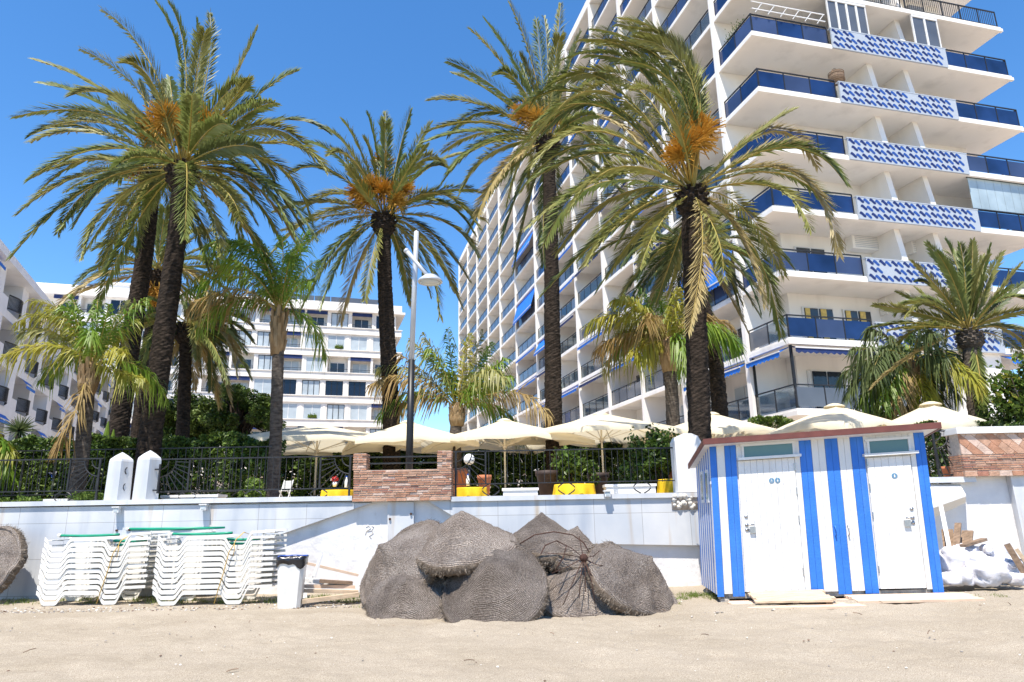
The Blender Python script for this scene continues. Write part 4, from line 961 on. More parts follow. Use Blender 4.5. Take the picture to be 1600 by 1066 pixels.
# rusty frame
hub = at(912, 872, 9.75); rf = thing('rusty_parasol_frame', 'rusty wire parasol frame with bent spokes lying on the straw heap', 'frame', hub)
b = MB(); b.lathe([(.05, -.03), (.06, 0), (.05, .03), (.02, .05)], 12); o = b.build('hub', 'rust', rf, True); o.rotation_euler = (rad(70), 0, 0)
for (px, py, Y) in ((850, 864, 9.6), (862, 896, 9.55), (880, 945, 9.5), (905, 935, 9.5), (930, 945, 9.5), (938, 915, 9.6), (950, 885, 9.8), (938, 860, 9.9), (905, 838, 9.95), (868, 845, 9.9), (915, 925, 9.5)):
    e = at(px, py, Y)-hub; m_ = e*.5+V(RNG.normal(0, .015), -.03, RNG.normal(0, .02)); b = MB(); b.tube([(0, 0, 0), m_, e], .0055, 6); b.build('spoke', 'rust', rf, True)
b = MB(); b.tube([at(px, py, Y)-hub for px, py, Y in ((812, 850, 9.95), (835, 836, 9.9), (865, 831, 9.9), (895, 836, 9.9), (912, 848, 9.85), (920, 862, 9.75))], .009, 6); b.tube([at(px, py, Y)-hub for px, py, Y in ((845, 866, 9.6), (852, 852, 9.75), (870, 845, 9.85), (885, 853, 9.8), (880, 872, 9.7), (868, 890, 9.6))], .008, 6)
b.build('bent_ring', 'rust', rf, True)
# ================================================================ BEACH SHED
PL = at(1121, 933, 10.6); PR0 = at(1477.4, 918, 9.9)
bx = nrm((.972, -.2307, .0317)); by = V(.105, .995, 0); bz = V(.033, -.003, 1.003)
SM = np.eye(4); SM[:3, 0] = bx; SM[:3, 1] = by; SM[:3, 2] = bz; SM[:3, 3] = (0, 0, 0)
shed = thing('beach_shed', 'blue and white striped wooden shed with two white doors and a brown roof edge', 'shed', PL)
def sb(name, mb, m, parent=shed, smooth=False): return mb.build(name, m, parent, smooth, M=SM)
def boards(b, x0, x1, z0, z1, y=0.0, w=.085, th=.02, mi=0):
    n = max(1, round((x1-x0)/w)); w = (x1-x0)/n
    for i in range(n): b.box(x0+i*w+.0018, x0+(i+1)*w-.0018, y-RNG.uniform(0, .0015), y+th, z0, z1, mi)
SW, SD, SH = 3.01, 1.40, 2.25
b = MB(); b.box(.02, SW-.02, .021, SD-.02, .06, SH-.15)
sb('wall', b, 'white_paint')
b = MB()
for a, c in ((.10, .22), (1.22, 1.30), (1.47, 1.66), (1.84, 2.01), (2.80, 2.87)): boards(b, a+.001, c-.001, .04, SH-.04)
boards(b, .391, 1.219, 1.95, SH-.04); boards(b, 2.191, 2.799, 1.88, SH-.04)
sb('white_boards', b, 'white_paint')
b = MB()
for a, c in ((0, .10), (.22, .39), (1.30, 1.47), (1.66, 1.84), (2.01, 2.19), (2.87, 3.01)): boards(b, a+.001, c-.001, -.02 if c > 2.9 else .0, SH-.05)
sb('blue_boards', b, 'blue_paint')
for xa_, xb_ in ((0, .02), (SW-.02, SW)):
    b = MB(); bb = MB(); y = .022; k = 0
    while y < SD-.05:
        (bb if k % 2 else b).box(xa_, xb_, y+.002, y+.098, .03, SH-.06-.17*y); y += .1; k += 1
    sb('white_side_boards', b, 'white_paint'); sb('blue_side_boards', bb, 'blue_paint')
b = MB()
for y in (.18, .62): b.box(-.025, -.001, y, y+.22, 1.35, 1.85, 0); b.box(-.03, -.0255, y+.04, y+.18, 1.4, 1.8, 1)
b.box(-.012, -.0005, 0, .1, 1.62, 1.66, 0)
sb('side_window', b, ['white_paint', 'teal_glass'])
# roof: a flat sloping lid with a brown edge
def slab(b, x0, x1, y0, y1, zf, zk, th, mi=0):
    v = [(x0, y0, zf), (x1, y0, zf), (x1, y1, zk), (x0, y1, zk), (x0, y0, zf+th), (x1, y0, zf+th), (x1, y1, zk+th), (x0, y1, zk+th)]
    b.add(v, [(3, 2, 1, 0), (4, 5, 6, 7), (0, 1, 5, 4), (1, 2, 6, 5), (2, 3, 7, 6), (3, 0, 4, 7)], mi)
b = MB(); slab(b, -.10, SW+.12, -.20, SD+.1, 2.212, 1.95, .055, 0); sb('roof', b, 'white_paint')
b = MB(); slab(b, -.12, SW+.14, -.225, -.202, 2.205, 2.201, .085); slab(b, -.125, -.102, -.20, SD+.1, 2.20, 1.94, .085); slab(b, SW+.122, SW+.145, -.20, SD+.1, 2.20, 1.94, .085); slab(b, -.10, SW+.12, -.2, SD+.1, 2.269, 2.007, .012)
sb('roof_edge', b, 'brown_paint')
b = MB()
for x in (.05, 1.0, 2.0, 2.85): b.box(x, x+.12, .03, .15, -.12, .055); b.box(x, x+.12, 1.2, 1.32, -.12, .055)
b.box(.02, SW-.03, .03, .06, -.03, .035)
sb('footing', b, 'stone')
def door(x0, x1, z1, hx, label):
    b = MB(); boards(b, x0+.005, x1-.005, .06, z1, -.012, .09, .032); o = sb('door', b, 'white_paint'); o['label'] = label
    s = 1 if hx < (x0+x1)/2 else -1
    b = MB(); b.tube([(hx, -.012, 1.0), (hx, -.05, 1.0), (hx+s*.10, -.055, 1.0)], .011, 8); b.lathe([(.028, -.012), (.028, -.0)], 12, (0, 0, 0)) if False else None
    for z in (1.12, 1.0, .93): b.tube([(hx, -.013, z), (hx, -.024, z)], .024, 12)
    sb('handle', b, 'steel', o, True)
    b = MB(); b.box(hx+s*.04, hx+s*.12, -.045, -.02, .88, .97); sb('padlock', b, 'steel', o)
    hg = x1-.01 if s > 0 else x0+.01
    for z in (.32, 1.05, 1.45, 1.8):
        b = MB(); b.tube([(hg, -.02, z-.05), (hg, -.02, z+.05)], .010, 6); sb('hinge', b, 'steel', o)
    return o
d1 = door(.40, 1.22, 1.935, .47, 'wider white board door on the left with two round signs'); d2 = door(2.20, 2.79, 1.86, 2.72, 'narrower white board door on the right with one round sign')
def sign(x, z, d, kind):
    b = MB(); b.tube([(x, -.013, z), (x, -.020, z)], .037, 20, 0)
    if kind == 'm': b.tube([(x, -.021, z+.016), (x, -.0225, z+.016)], .006, 8, 1); b.box(x-.008, x+.008, -.0225, -.0203, z-.022, z+.008, 1)
    elif kind == 'w': b.tube([(x, -.021, z+.016), (x, -.0225, z+.016)], .006, 8, 1); b.prism([(x-.014, -.0203, z-.012), (x+.014, -.0203, z-.012), (x, -.0203, z+.01)], (0, -.002, 0), 1); b.box(x-.005, x+.005, -.0225, -.0203, z-.024, z-.0121, 1)
    else: 
        b.tube([(x-.004, -.021, z+.018), (x-.004, -.0225, z+.018)], .006, 8, 1); b.box(x-.008, x-.002, -.0225, -.0203, z-.006, z+.01, 1); b.box(x-.0019, x+.012, -.0225, -.0203, z-.006, z+.0, 1)
        b.tube([(x+.012*math.cos(a)-.002, -.0215, z-.010+.012*math.sin(a)) for a in np.linspace(2.2, 6.3, 9)], .0022, 5, 1)
    sb('sign', b, ['sign_blue', 'white_paint'], d, False)
sign(.87, 1.62, d1, 'c'); sign(.955, 1.62, d1, 'w'); sign(2.55, 1.59, d2, 'm')
for x0, x1, z0, z1 in ((.50, 1.20, 1.985, 2.15), (2.26, 2.78, 1.925, 2.10)):
    b = MB(); b.box(x0-.05, x1+.05, -.03, -.0025, z1, z1+.035); b.box(x0-.03, x0, -.03, -.0025, z0, z1-.001); b.box(x1, x1+.03, -.03, -.0025, z0, z1-.001); o = sb('transom_window', b, 'white_paint')
    b = MB(); b.box(x0, x1, -.012, -.004, z0, z1-.001); sb('pane', b, 'teal_glass', o)
    b = MB(); b.box(x0-.10, x1+.10, -.085, -.0025, z0-.04, z0-.002); sb('sill', b, 'white_paint', o)
for x, m in ((1.69, 'blue_paint'), (1.865, 'steel')):
    b = MB(); b.tube([(x, -.004, .93), (x, -.03, .92), (x+.005, -.035, .86), (x, -.03, .80), (x, -.004, .79)], .011, 8); sb('pull_handle', b, m, smooth=True)
# boardwalk pieces in front of the doors
def deck(x0, x1, y0, y1, z0, z1, m, label, n=6, th=.03):
    c = PL+SM[:3, :3]@V((x0+x1)/2, (y0+y1)/2, 0); t = thing('deck_board', label, 'wooden deck', PL); b = MB()
    for i in range(n):
        a = y0+(y1-y0)*i/n; e = y0+(y1-y0)*(i+1)/n-.006; za_ = z0+(z1-z0)*i/n; zz = z0+(z1-z0)*(i+1)/n; j = RNG.uniform(-.03, .03)
        slab(b, x0+j, x1+j+RNG.uniform(-.02, .02), a, e, za_, zz, th)
    b.build('boards', m, t, M=SM)
    b = MB()
    for s in (.08, .5, .92): x = x0+(x1-x0)*s; slab(b, x-.04, x+.04, y0+.02, y1-.02, z0-.04, z1-.04, .038)
    b.build('joists', 'old_timber', t, M=SM); return t
deck(.12, 1.75, -.78, -.12, -.085, -.07, 'pink_deck', 'broken pinkish deck panel lying on the sand before the left door')
deck(.42, 1.42, -.62, -.03, -.02, .05, 'timber', 'small wooden ramp leading up to the left door', 6, .025)
deck(1.72, 3.22, -.56, -.06, -.055, -.03, 'pink_deck', 'low pinkish deck panel lying before the right door')
# ================================================================ SACKS AND RUBBLE
def sack(px, py, Y, s, rot, label, seed):
    c = at(px, py+8, Y); c[2] = max(c[2], ground_z(c[0], c[1])+s[2]*.72); c[2] = min(c[2], .62); t = thing('rubble_sack', label, 'sack', c, rot, 'white rubble sacks'); n, m = 28, 18; vs = []; fs = []
    for i in range(m+1):
        ph = math.pi*i/m
        for k in range(n):
            th = 2*math.pi*k/n; d = V(math.sin(ph)*math.cos(th), math.sin(ph)*math.sin(th), math.cos(ph))
            p = np.sign(d)*np.abs(d)**.72; f = 1+.22*fbm(d[0]+seed*5, d[1], d[2], 1.6)+.08*fbm(d[0], d[1]+seed*3, d[2], 5)
            vs.append(V(p[0]*s[0], p[1]*s[1], p[2]*s[2])*f)
    for i in range(m):
        for k in range(n): fs.append((i*n+k, i*n+(k+1) % n, (i+1)*n+(k+1) % n, (i+1)*n+k))
    b = MB(); b.add(vs, fs); b.build('sack_body', 'sack', t, True)
    b = MB(); q = V(s[0]*.95, 0, s[2]*.2); b.tube([q*.85, q, q*1.18+V(0, 0, .03)], [.07, .035, .075], 10); b.build('tied_neck', 'sack', t, True)
for q in ((1492, 872, 10.65, (0.224, 0.179, 0.224), .3, 'white rubble sack leaning against the right side of the shed', 1),
  (1487, 897, 10.4, (0.134, 0.168, 0.101), 1.2, 'white rubble sack wedged at the corner foot of the shed', 2),
  (1507, 893, 10.35, (0.146, 0.134, 0.123), 2.2, 'small white rubble sack between the shed corner and the big front sack', 3),
  (1540, 888, 10.3, (0.28, 0.213, 0.168), .25, 'big white rubble sack at the front middle of the pile', 4),
  (1518, 868, 10.75, (0.213, 0.19, 0.134), 2.5, 'white rubble sack lying second highest in the middle of the pile', 5),
  (1508, 848, 11.0, (0.19, 0.168, 0.112), .6, 'white rubble sack highest in the pile below the broken timber', 6),
  (1552, 858, 11.0, (0.213, 0.19, 0.157), 3.9, 'white rubble sack at the back right of the pile', 7),
  (1573, 878, 10.55, (0.202, 0.19, 0.157), 4.5, 'white rubble sack near the right end of the pile', 8),
  (1586, 897, 10.3, (0.146, 0.146, 0.09), 5.5, 'flattened white rubble sack at the right end on the sand', 9),
  (1535, 880, 10.9, (0.269, 0.202, 0.202), 1.2, 'wide white rubble sack hidden underneath the middle of the pile', 10)): sack(*q)
plank(1494, 858, 1497, 818, 10.95, 11.2, .09, .03, 'old_timber', 'upright brown board sticking up behind the sacks', grp='broken timber by the sacks')
plank(1484, 862, 1480, 828, 11.1, 11.3, .16, .03, 'old_timber', 'wide brown board leaning beside the shed behind the sacks', grp='broken timber by the sacks')
plank(1508, 860, 1512, 830, 11.1, 11.3, .16, .03, 'old_timber', 'dark brown board stub behind the middle sacks', grp='broken timber by the sacks')
plank(1504, 853, 1538, 843, 10.7, 11.0, .09, .04, 'old_timber', 'broken brown plank lying across the top sacks', grp='broken timber by the sacks')
plank(1470, 790, 1483, 855, 11.7, 10.9, .06, .03, 'white_paint', 'white painted lath leaning beside the shed', grp='broken timber by the sacks')
plank(1573, 850, 1602, 898, 10.3, 10.2, .05, .08, 'old_timber', 'dark plank end leaning at the right edge', grp='broken timber by the sacks')
plank(1588, 858, 1622, 905, 10.4, 10.3, .06, .05, 'timber', 'pale plank end leaning at the right edge', grp='broken timber by the sacks')
# ================================================================ PALMS
UP = V(0, 0, 1)
class Crown:
    def __init__(s): s.q = []; s.m = []; s.st = MB()
    def frond(s, P0, P1, P2, n=62, ln=.42, wd=.034, ang=42, vee=28, droop=.10, mi=0, fluff=0.0, bare=.14, stalk=.022):
        """feather leaf: quadratic curve P0-P2 passing P1 halfway, two combs of leaflets"""
        C = 2*P1-(P0+P2)/2
        t = np.linspace(bare, .985, n)[:, None]
        P = (1-t)**2*P0+2*t*(1-t)*C+t*t*P2; T = 2*(1-t)*(C-P0)+2*t*(P2-C); T /= np.linalg.norm(T, axis=1)[:, None]+1e-9
        S = np.cross(T, UP); bad = np.linalg.norm(S, axis=1) < .15; S[bad] = np.cross(T[bad], V(0, 1, 0))
        S /= np.linalg.norm(S, axis=1)[:, None]
        tw = RNG.normal(0, .35); Nn = np.cross(S, T)
        S, Nn = S*math.cos(tw)+Nn*math.sin(tw), Nn*math.cos(tw)-S*math.sin(tw)
        tt = t[:, 0]; L = ln*np.clip(np.minimum((tt-bare+.10)/.26, (1.16-tt)/.40), .12, 1)
        for sg in (-1, 1):
            a = np.radians(ang-14*tt+RNG.normal(0, 6, n))[:, None]; v = np.radians(vee+RNG.normal(0, 10+60*fluff, n))[:, None]
            D = T*np.cos(a)+(S*sg*np.cos(v)+Nn*np.sin(v))*np.sin(a)
            l = (L*RNG.uniform(.8, 1.12, n))[:, None]
            W = np.cross(D, Nn*math.cos(.6)+S*sg*math.sin(.6)); W /= np.linalg.norm(W, axis=1)[:, None]+1e-9
            dr = droop*(1+RNG.normal(0, .25, n))[:, None]*l
            tip = P+D*l-UP*dr*1.6; mid = P+D*l*.48-UP*dr*.45
            if fluff > 0:      # long limp leaflets: two quads each
                m2 = P+D*l*.8-UP*dr*1.0; tip = P+D*l*.98-UP*dr*2.4
                s.q.append(np.stack([P-W*wd*.25, P+W*wd*.25, mid+W*wd*.5, mid-W*wd*.5], 1)); s.m.append(np.full(n, mi))
                s.q.append(np.stack([mid-W*wd*.5, mid+W*wd*.5, tip+W*wd*.05, tip-W*wd*.05], 1)); s.m.append(np.full(n, mi))
            else:
                s.q.append(np.stack([P-W*wd*.15, mid-W*wd*.5, tip, mid+W*wd*.5], 1)); s.m.append(np.full(n, mi))
        tq = np.linspace(0, 1, 9)[:, None]; pts = (1-tq)**2*P0+2*tq*(1-tq)*C+tq*tq*P2
        s.st.tube(pts, np.linspace(stalk, .005, 9), 5)
    def build(s, parent, rel, mats):
        quads('crown', np.concatenate(s.q), mats, parent, np.concatenate(s.m), rel)
        s.st.build('leaf_stalks', 'frond_stalk', parent, True, rel)
def trunk(parent, rel, pts, r, m='bark', rough=.10, ring=.085, name='trunk'):
    pts = np.asarray(pts, float); r = np.asarray(r, float)
    d = np.concatenate([[0], np.cumsum(np.linalg.norm(np.diff(pts, axis=0), axis=1))]); n = int(d[-1]/.045)+2
    s = np.linspace(0, d[-1], n); k = 18
    def smooth(y):
        o = np.interp(s, d, y); w = max(1, n//9); ker = np.ones(w)/w; pad = np.pad(o, (w, w), 'edge'); return np.convolve(pad, ker, 'same')[w:-w]
    P = np.stack([smooth(pts[:, i]) for i in range(3)], 1); R = smooth(r)
    rr = np.zeros((n, k))
    for i in range(n):
        ph = s[i]/ring; z = ph-math.floor(ph)
        for j in range(k):
            row = math.floor(ph+.5*(j % 2)); zz = (ph+.5*(j % 2))-row
            rr[i, j] = R[i]*(1+rough*(.55*(zz-.5))+rough*.9*fbm(j*.9, row*1.7, 2.0, 1.0)+.05*fbm(j*.4, s[i]*2, 7))
    b = MB(); b.tube(P, list(rr), k); return b.build(name, m, parent, False, rel)
def boots(parent, rel, c, r, h, m='bark', n=70, name='leaf_bases'):
    """stubs of cut leaf stalks packed round the top of the trunk"""
    b = MB()
    prof = [(r*.70, -h), (r*.98, -h*.72), (r*1.12, -h*.35), (r*1.0, 0), (r*.6, h*.30), (r*.2, h*.45)]; b.lathe(prof, 14, c)
    for i in range(n):
        z = -h*.85+h*1.1*i/n; th = i*2.39996; q = r*np.interp(z, [-h, -h*.35, 0, h*.3], [.72, 1.1, 1.0, .65])
        d = V(math.cos(th), math.sin(th), .55+.9*(z+h)/h*.6); p = V(c[0]+q*.82*math.cos(th), c[1]+q*.82*math.sin(th), c[2]+z)
        b.bar(p, p+nrm(d)*RNG.uniform(.10, .17)*r/.28, .075*r/.28, .035*r/.28)
    return b.build(name, m, parent, False, rel)
def dates(parent, rel, c, out, L, n=230, spread=.16, m='dates'):
    """one hanging bunch: a stalk arching out of the crown with a broom of orange strands"""
    c = np.asarray(c, float); out = np.asarray(out, float); e = c+out
    tip = e; vq = []
    dirn = nrm(out+V(0, 0, -.15))
    for i in range(n):
        d = nrm(dirn+RNG.normal(size=3)*.75+V(0, 0, -.25)); l = L*RNG.uniform(.55, 1.1); w = nrm(np.cross(d, RNG.normal(size=3)))*.007; w2 = nrm(np.cross(d, w))*.007
        p = tip+RNG.normal(size=3)*.03; q = p+d*l-UP*l*l*.35
        vq.append([p-w, p+w, q+w*1.6, q-w*1.6]); vq.append([p-w2, p+w2, q+w2*1.6, q-w2*1.6])
    o = quads('date_bunch', vq, m, parent, None, rel)
    b = MB(); b.tube([c, c*.5+e*.5+V(0, 0, .06), e], .016, 6); b.build('stalk', m, o, True); b_ = o.children[0]
    b_.data.transform(Matrix.Translation((-rel[0], -rel[1], -rel[2]))); return o
def base_of(px, py, Y): p = at(px, py, Y); return V(p[0], Y, ZP)
def phoenix(name, label, Y, trunk_px, r, crown_px, Lm, fronds, fill=20, mats=('palm_green', 'palm_olive', 'palm_straw', 'palm_dark'), wind=0.0, mixw=(.50, .34, .08, .08), fr=(),
            bulb=(.30, .45), bark='bark', ln=.48, nleaf=120, up=(-35, 80), wd=.040, grp='date palms', trd=(), dark=0):
    """date palm; trunk_px and fronds are traced from the photo, then given real depth"""
    pts = [at(px, py, Y) for px, py in trunk_px]; p0 = pts[0].copy(); p1 = pts[1]
    foot = V(p0[0]+(p0[0]-p1[0])*.3, Y, ZP-.05); pts = [foot]+[p for p in pts if p[2] > ZP+.15]
    rel = V(foot[0], Y, ZP); t = thing(name, label, 'palm tree', rel, 0, grp)
    c = at(*crown_px, Y); pts[-1] = c-V(0, 0, bulb[1]*.6)
    trunk(t, rel, pts, np.linspace(r[0], r[1], len(pts)), bark)
    boots(t, rel, c, bulb[0], bulb[1], bark)
    K = Crown(); nm = len(mats)
    sgn = 1
    for f in fronds:
        mi = int(RNG.choice(nm, p=mixw)); dz = None
        if mi == 2 and f[1] < crown_px[1]: mi = 1
        if len(f) >= 5: dz = f[4]*Lm
        tip0 = at(f[0], f[1], Y); D = np.linalg.norm(tip0-c)
        if dz is None:
            sgn = -sgn; dz = sgn*math.sqrt(max(.05, Lm*Lm-D*D))*RNG.uniform(.55, .95)
        tip = at(f[0], f[1], Y+dz)
        if len(f) >= 4 and f[2] is not None: mid = at(f[2], f[3], Y+dz*.55)
        else: mid = (c+tip)/2+UP*(.10+.10*RNG.random())*D
        if len(f) == 6: mi = f[5]
        K.frond(c+RNG.normal(0, .05, 3)+V(0, 0, .12), mid, tip, nleaf, ln*RNG.uniform(.9, 1.1), wd, 38, 24, .08, mi)
    for i in range(fill):
        az = i*2.39996+RNG.random()*.5; e = rad(up[0]+(up[1]-up[0])*((i+.5)/fill)**.9); L = Lm*RNG.uniform(.80, 1.0)
        d = V(math.cos(az)*math.cos(e), math.sin(az)*math.cos(e), math.sin(e)); d[0] += wind*.5
        if d[1] < -.55 and e > rad(5) or d[1] < -.1 and abs(d[0]) < .42 and e < rad(5): d[1] = -d[1]
        tip = c+nrm(d)*L*.95-UP*L*(.30+.14*RNG.random())*math.cos(e)+V(wind*L*.3, 0, 0); mid = c+nrm(d)*L*.52+UP*L*(.07 if e > 0 else .03)
        mi = int(RNG.choice(nm, p=mixw))
        if mi == 2 and e > rad(10): mi = 0
        if e < rad(-15): mi = 2 if RNG.random() < .35 else mi
        K.frond(c+RNG.normal(0, .05, 3)+V(0, 0, .10), mid, tip, nleaf, ln*RNG.uniform(.9, 1.1), wd, 38, 24, .10, mi)
    K.build(t, rel, list(mats))
    for (px, py, dY, L) in fr:
        e = at(px, py, Y+dY); dates(t, rel, c+V(0, 0, .15), (e-c-V(0, 0, .15))*.85, L)
    return t
# --- the tall leaning palm at the left
phoenix('date_palm', 'tall date palm behind the marble pillars with a thick leaning trunk and the fullest crown', 14.6, [(232, 705), (248, 580), (266, 450), (278, 360), (284, 290)], (.25, .19), (285, 268), 4.0,
  [(20, 183, 165, 180), (48, 222, 150, 208), (44, 281, 165, 232), (54, 94, 172, 150), (66, 130, 170, 168), (124, 76, 215, 140), (158, 14, 238, 105), (243, 4, 283, 100), (262, 2, 290, 95), (308, 34, 306, 120), (328, 20, 322, 125),
   (402, 44, 362, 130), (388, 124, 352, 172), (465, 110, 392, 158), (430, 161, 372, 188), (514, 208, 425, 190), (512, 272, 430, 222), (488, 344, 420, 250), (497, 376, 408, 282), (440, 380, 380, 292), (375, 345, 345, 292),
   (90, 366, 155, 285), (126, 405, 185, 308), (160, 414, 208, 325), (345, 402, 325, 325), (232, 330, 250, 290), (180, 262, 225, 245), (75, 200, 170, 195), (355, 195, 325, 205), (215, 108, 250, 160), (300, 150, 298, 190), (265, 120, 272, 175), (410, 235, 350, 230), (120, 330, 190, 265)],
  fill=24, up=(-45, 72), fr=((258, 172, -.4, .55), (330, 185, -.2, .55), (300, 175, .5, .5), (240, 190, .3, .5)), mixw=(.48, .38, .06, .08))
# --- palm just behind it
phoenix('date_palm', 'date palm with a dark slanting trunk half hidden behind the tall left palm', 18.0, [(183, 690), (205, 530), (226, 400), (238, 310)], (.27, .21), (240, 275), 3.6,
  [(45, 280, 140, 250), (130, 268, 185, 255), (92, 360, 165, 290), (128, 400, 188, 315), (165, 420, 205, 330), (100, 300, 165, 270), (210, 400, 222, 330)], fill=26, fr=((218, 252, -.3, .5), (205, 262, -.2, .4)), mixw=(.5, .2, .1, .2))
# --- thin grey palms between
phoenix('date_palm', 'slender far date palm with grey green fronds and orange fruit left of the leaning trunk', 24.0, [(212, 690), (226, 570), (242, 470)], (.22, .16), (246, 430), 3.7,
  [(105, 462, 175, 440), (150, 432, 200, 428), (165, 402, 205, 405), (350, 380, 300, 395), (365, 420, 310, 415), (300, 360, 275, 390), (190, 380, 220, 400)], fill=30, fr=((238, 455, -.5, .6), (250, 462, -.4, .5)), mixw=(.55, .15, .15, .15), ln=.5)
phoenix('date_palm', 'small date palm with hanging grey fronds right of the leaning trunk, below the fruiting crown', 20.0, [(285, 690), (288, 620), (291, 550)], (.20, .17), (292, 515), 2.4,
  [(372, 590, 345, 520), (352, 560, 330, 515), (218, 590, 245, 520), (365, 540, 330, 500), (385, 500, 335, 490), (330, 610, 325, 535), (240, 620, 262, 540), (350, 595, 330, 530)], fill=30, up=(-50, 50), mixw=(.45, .15, .15, .25), ln=.45)
# --- middle palm with orange fruit
phoenix('date_palm', 'date palm in the middle behind the street lamp with large bunches of orange fruit', 21.8, [(612, 665), (606, 540), (601, 440), (598, 385)], (.29, .23), (600, 345), 4.2,
  [(452, 272, 520, 268), (480, 222, 535, 250), (505, 202, 550, 240), (535, 188, 565, 240), (575, 178, 590, 250), (602, 175, 604, 250), (642, 170, 622, 245), (672, 192, 640, 250), (664, 228, 635, 270), (722, 240, 660, 270), (752, 300, 680, 300), (760, 345, 690, 318),
   (748, 402, 690, 345), (735, 440, 670, 360), (688, 497, 660, 395), (712, 455, 665, 370), (500, 482, 540, 395), (532, 505, 560, 410), (490, 440, 535, 375), (455, 400, 520, 348), (430, 330, 515, 315), (440, 360, 525, 335), (570, 470, 582, 400), (640, 470, 625, 395), (545, 262, 570, 300), (640, 285, 622, 310)],
  fill=18, fr=((560, 292, -.3, .6), (580, 285, -.3, .6), (600, 292, -.4, .6), (630, 290, -.2, .6), (598, 240, .2, .5), (570, 310, -.3, .55), (620, 310, -.4, .5)), mixw=(.42, .34, .14, .10), ln=.56, wd=.048, bulb=(.36, .54))
# --- tall palm in front of the tower
phoenix('date_palm', 'tallest slim date palm standing before the left part of the tower', 21.5, [(865, 652), (863, 520), (861, 390), (860, 270)], (.29, .23), (856, 225), 4.5,
  [(665, 206, 755, 190), (670, 156, 755, 165), (700, 96, 778, 140), (708, 115, 775, 150), (733, 45, 795, 115), (757, 30, 808, 105), (796, 4, 830, 95), (838, 30, 846, 110), (876, 5, 868, 95), (850, 25, 856, 100), (907, 50, 884, 120), (895, 75, 880, 130),
   (720, 302, 775, 235), (690, 238, 765, 205), (745, 340, 790, 260), (755, 312, 800, 250), (780, 395, 812, 295), (802, 428, 828, 310), (850, 415, 850, 320), (655, 226, 750, 205), (930, 180, 895, 190), (940, 290, 900, 245), (700, 270, 770, 222), (815, 100, 838, 160)],
  fill=18, fr=((818, 172, -.3, .65), (835, 180, -.3, .6), (872, 182, .2, .6)), mixw=(.40, .42, .10, .08), ln=.58, wd=.05, bulb=(.36, .54))
# --- the windblown palm behind the shed
phoenix('date_palm', 'windblown date palm with a thick black trunk behind the shed, crown swept left', 13.8, [(1094, 690), (1090, 570), (1085, 450), (1080, 360), (1078, 320)], (.235, .205), (1081, 308), 3.9,
  [(962, 36, 1062, 112, .1), (990, 60, 1080, 125, -.1), (935, 70, 1050, 130, .15), (915, 85, 1040, 135, 0), (1010, 75, 1085, 140, .2), (975, 95, 1066, 150, -.2), (870, 130, 990, 132, 0), (845, 210, 950, 165, .2), (968, 28, 1066, 100), (985, 42, 1078, 105), (1000, 50, 1086, 115), (925, 45, 1040, 110), (945, 62, 1058, 120), (882, 92, 1000, 108), (905, 62, 1020, 110), (828, 166, 940, 122), (822, 240, 945, 142), (800, 248, 940, 160), (835, 196, 950, 170), (805, 175, 930, 150),
   (850, 382, 940, 285), (870, 395, 955, 310), (915, 415, 985, 335), (812, 300, 925, 225), (830, 262, 940, 205), (950, 430, 1010, 350), (1278, 262, 1205, 205, .3, 2), (1240, 172, 1175, 215, .2), (1312, 402, 1235, 268, -.2, 2), (1267, 362, 1200, 290), (1226, 432, 1160, 325), (1195, 480, 1145, 350, -.3, 2),
   (1130, 440, 1118, 362), (1075, 520, 1098, 370, -.5, 2), (1262, 230, 1190, 235, .1, 2), (1300, 330, 1215, 270), (890, 330, 975, 260), (1120, 420, 1108, 350), (1000, 420, 1035, 345), (960, 180, 1030, 190), (990, 140, 1050, 175), (1040, 60, 1090, 130)],
  fill=10, wind=-.5, fr=((1070, 215, -.3, .5), (1090, 205, -.2, .5), (1060, 235, -.3, .45), (1098, 190, 0, .5), (1080, 185, .1, .45)), mixw=(.36, .36, .22, .06), up=(-30, 40))
# --- dark palm behind it
phoenix('date_palm', 'dark drooping date palm directly behind the windblown palm', 22.5, [(1128, 680), (1118, 560), (1105, 430)], (.28, .23), (1080, 392), 3.5,
  [(905, 420, 985, 370), (930, 460, 1000, 385), (960, 480, 1020, 400), (1215, 470, 1165, 395), (1190, 490, 1145, 405), (1160, 500, 1130, 415), (1240, 420, 1175, 375), (1010, 490, 1050, 415)], fill=34, up=(-50, 45), mixw=(.25, .05, .05, .65))
# --- upright palm at the right
phoenix('date_palm', 'short stout date palm at the right with upright fresh fronds', 16.5, [(1532, 680), (1524, 610), (1516, 555)], (.23, .19), (1515, 525), 2.55,
  [(1448, 380, 1488, 440), (1478, 376, 1500, 435), (1500, 382, 1508, 440), (1520, 376, 1518, 440), (1548, 384, 1532, 445), (1566, 395, 1540, 450), (1596, 412, 1555, 465), (1602, 440, 1560, 478), (1608, 486, 1560, 495), (1612, 520, 1562, 510), (1425, 408, 1475, 462), (1400, 455, 1460, 482), (1365, 476, 1445, 492),
   (1360, 512, 1440, 505), (1390, 516, 1450, 510), (1362, 606, 1430, 552, -.3, 2), (1600, 560, 1565, 528), (1465, 395, 1494, 450), (1535, 400, 1525, 455), (1580, 450, 1545, 480), (1535, 640, 1530, 580, -.2, 0), (1430, 450, 1475, 485)], fill=12, up=(0, 80), bulb=(.26, .36), bark='bark_pale', mixw=(.50, .38, .08, .04), ln=.36)
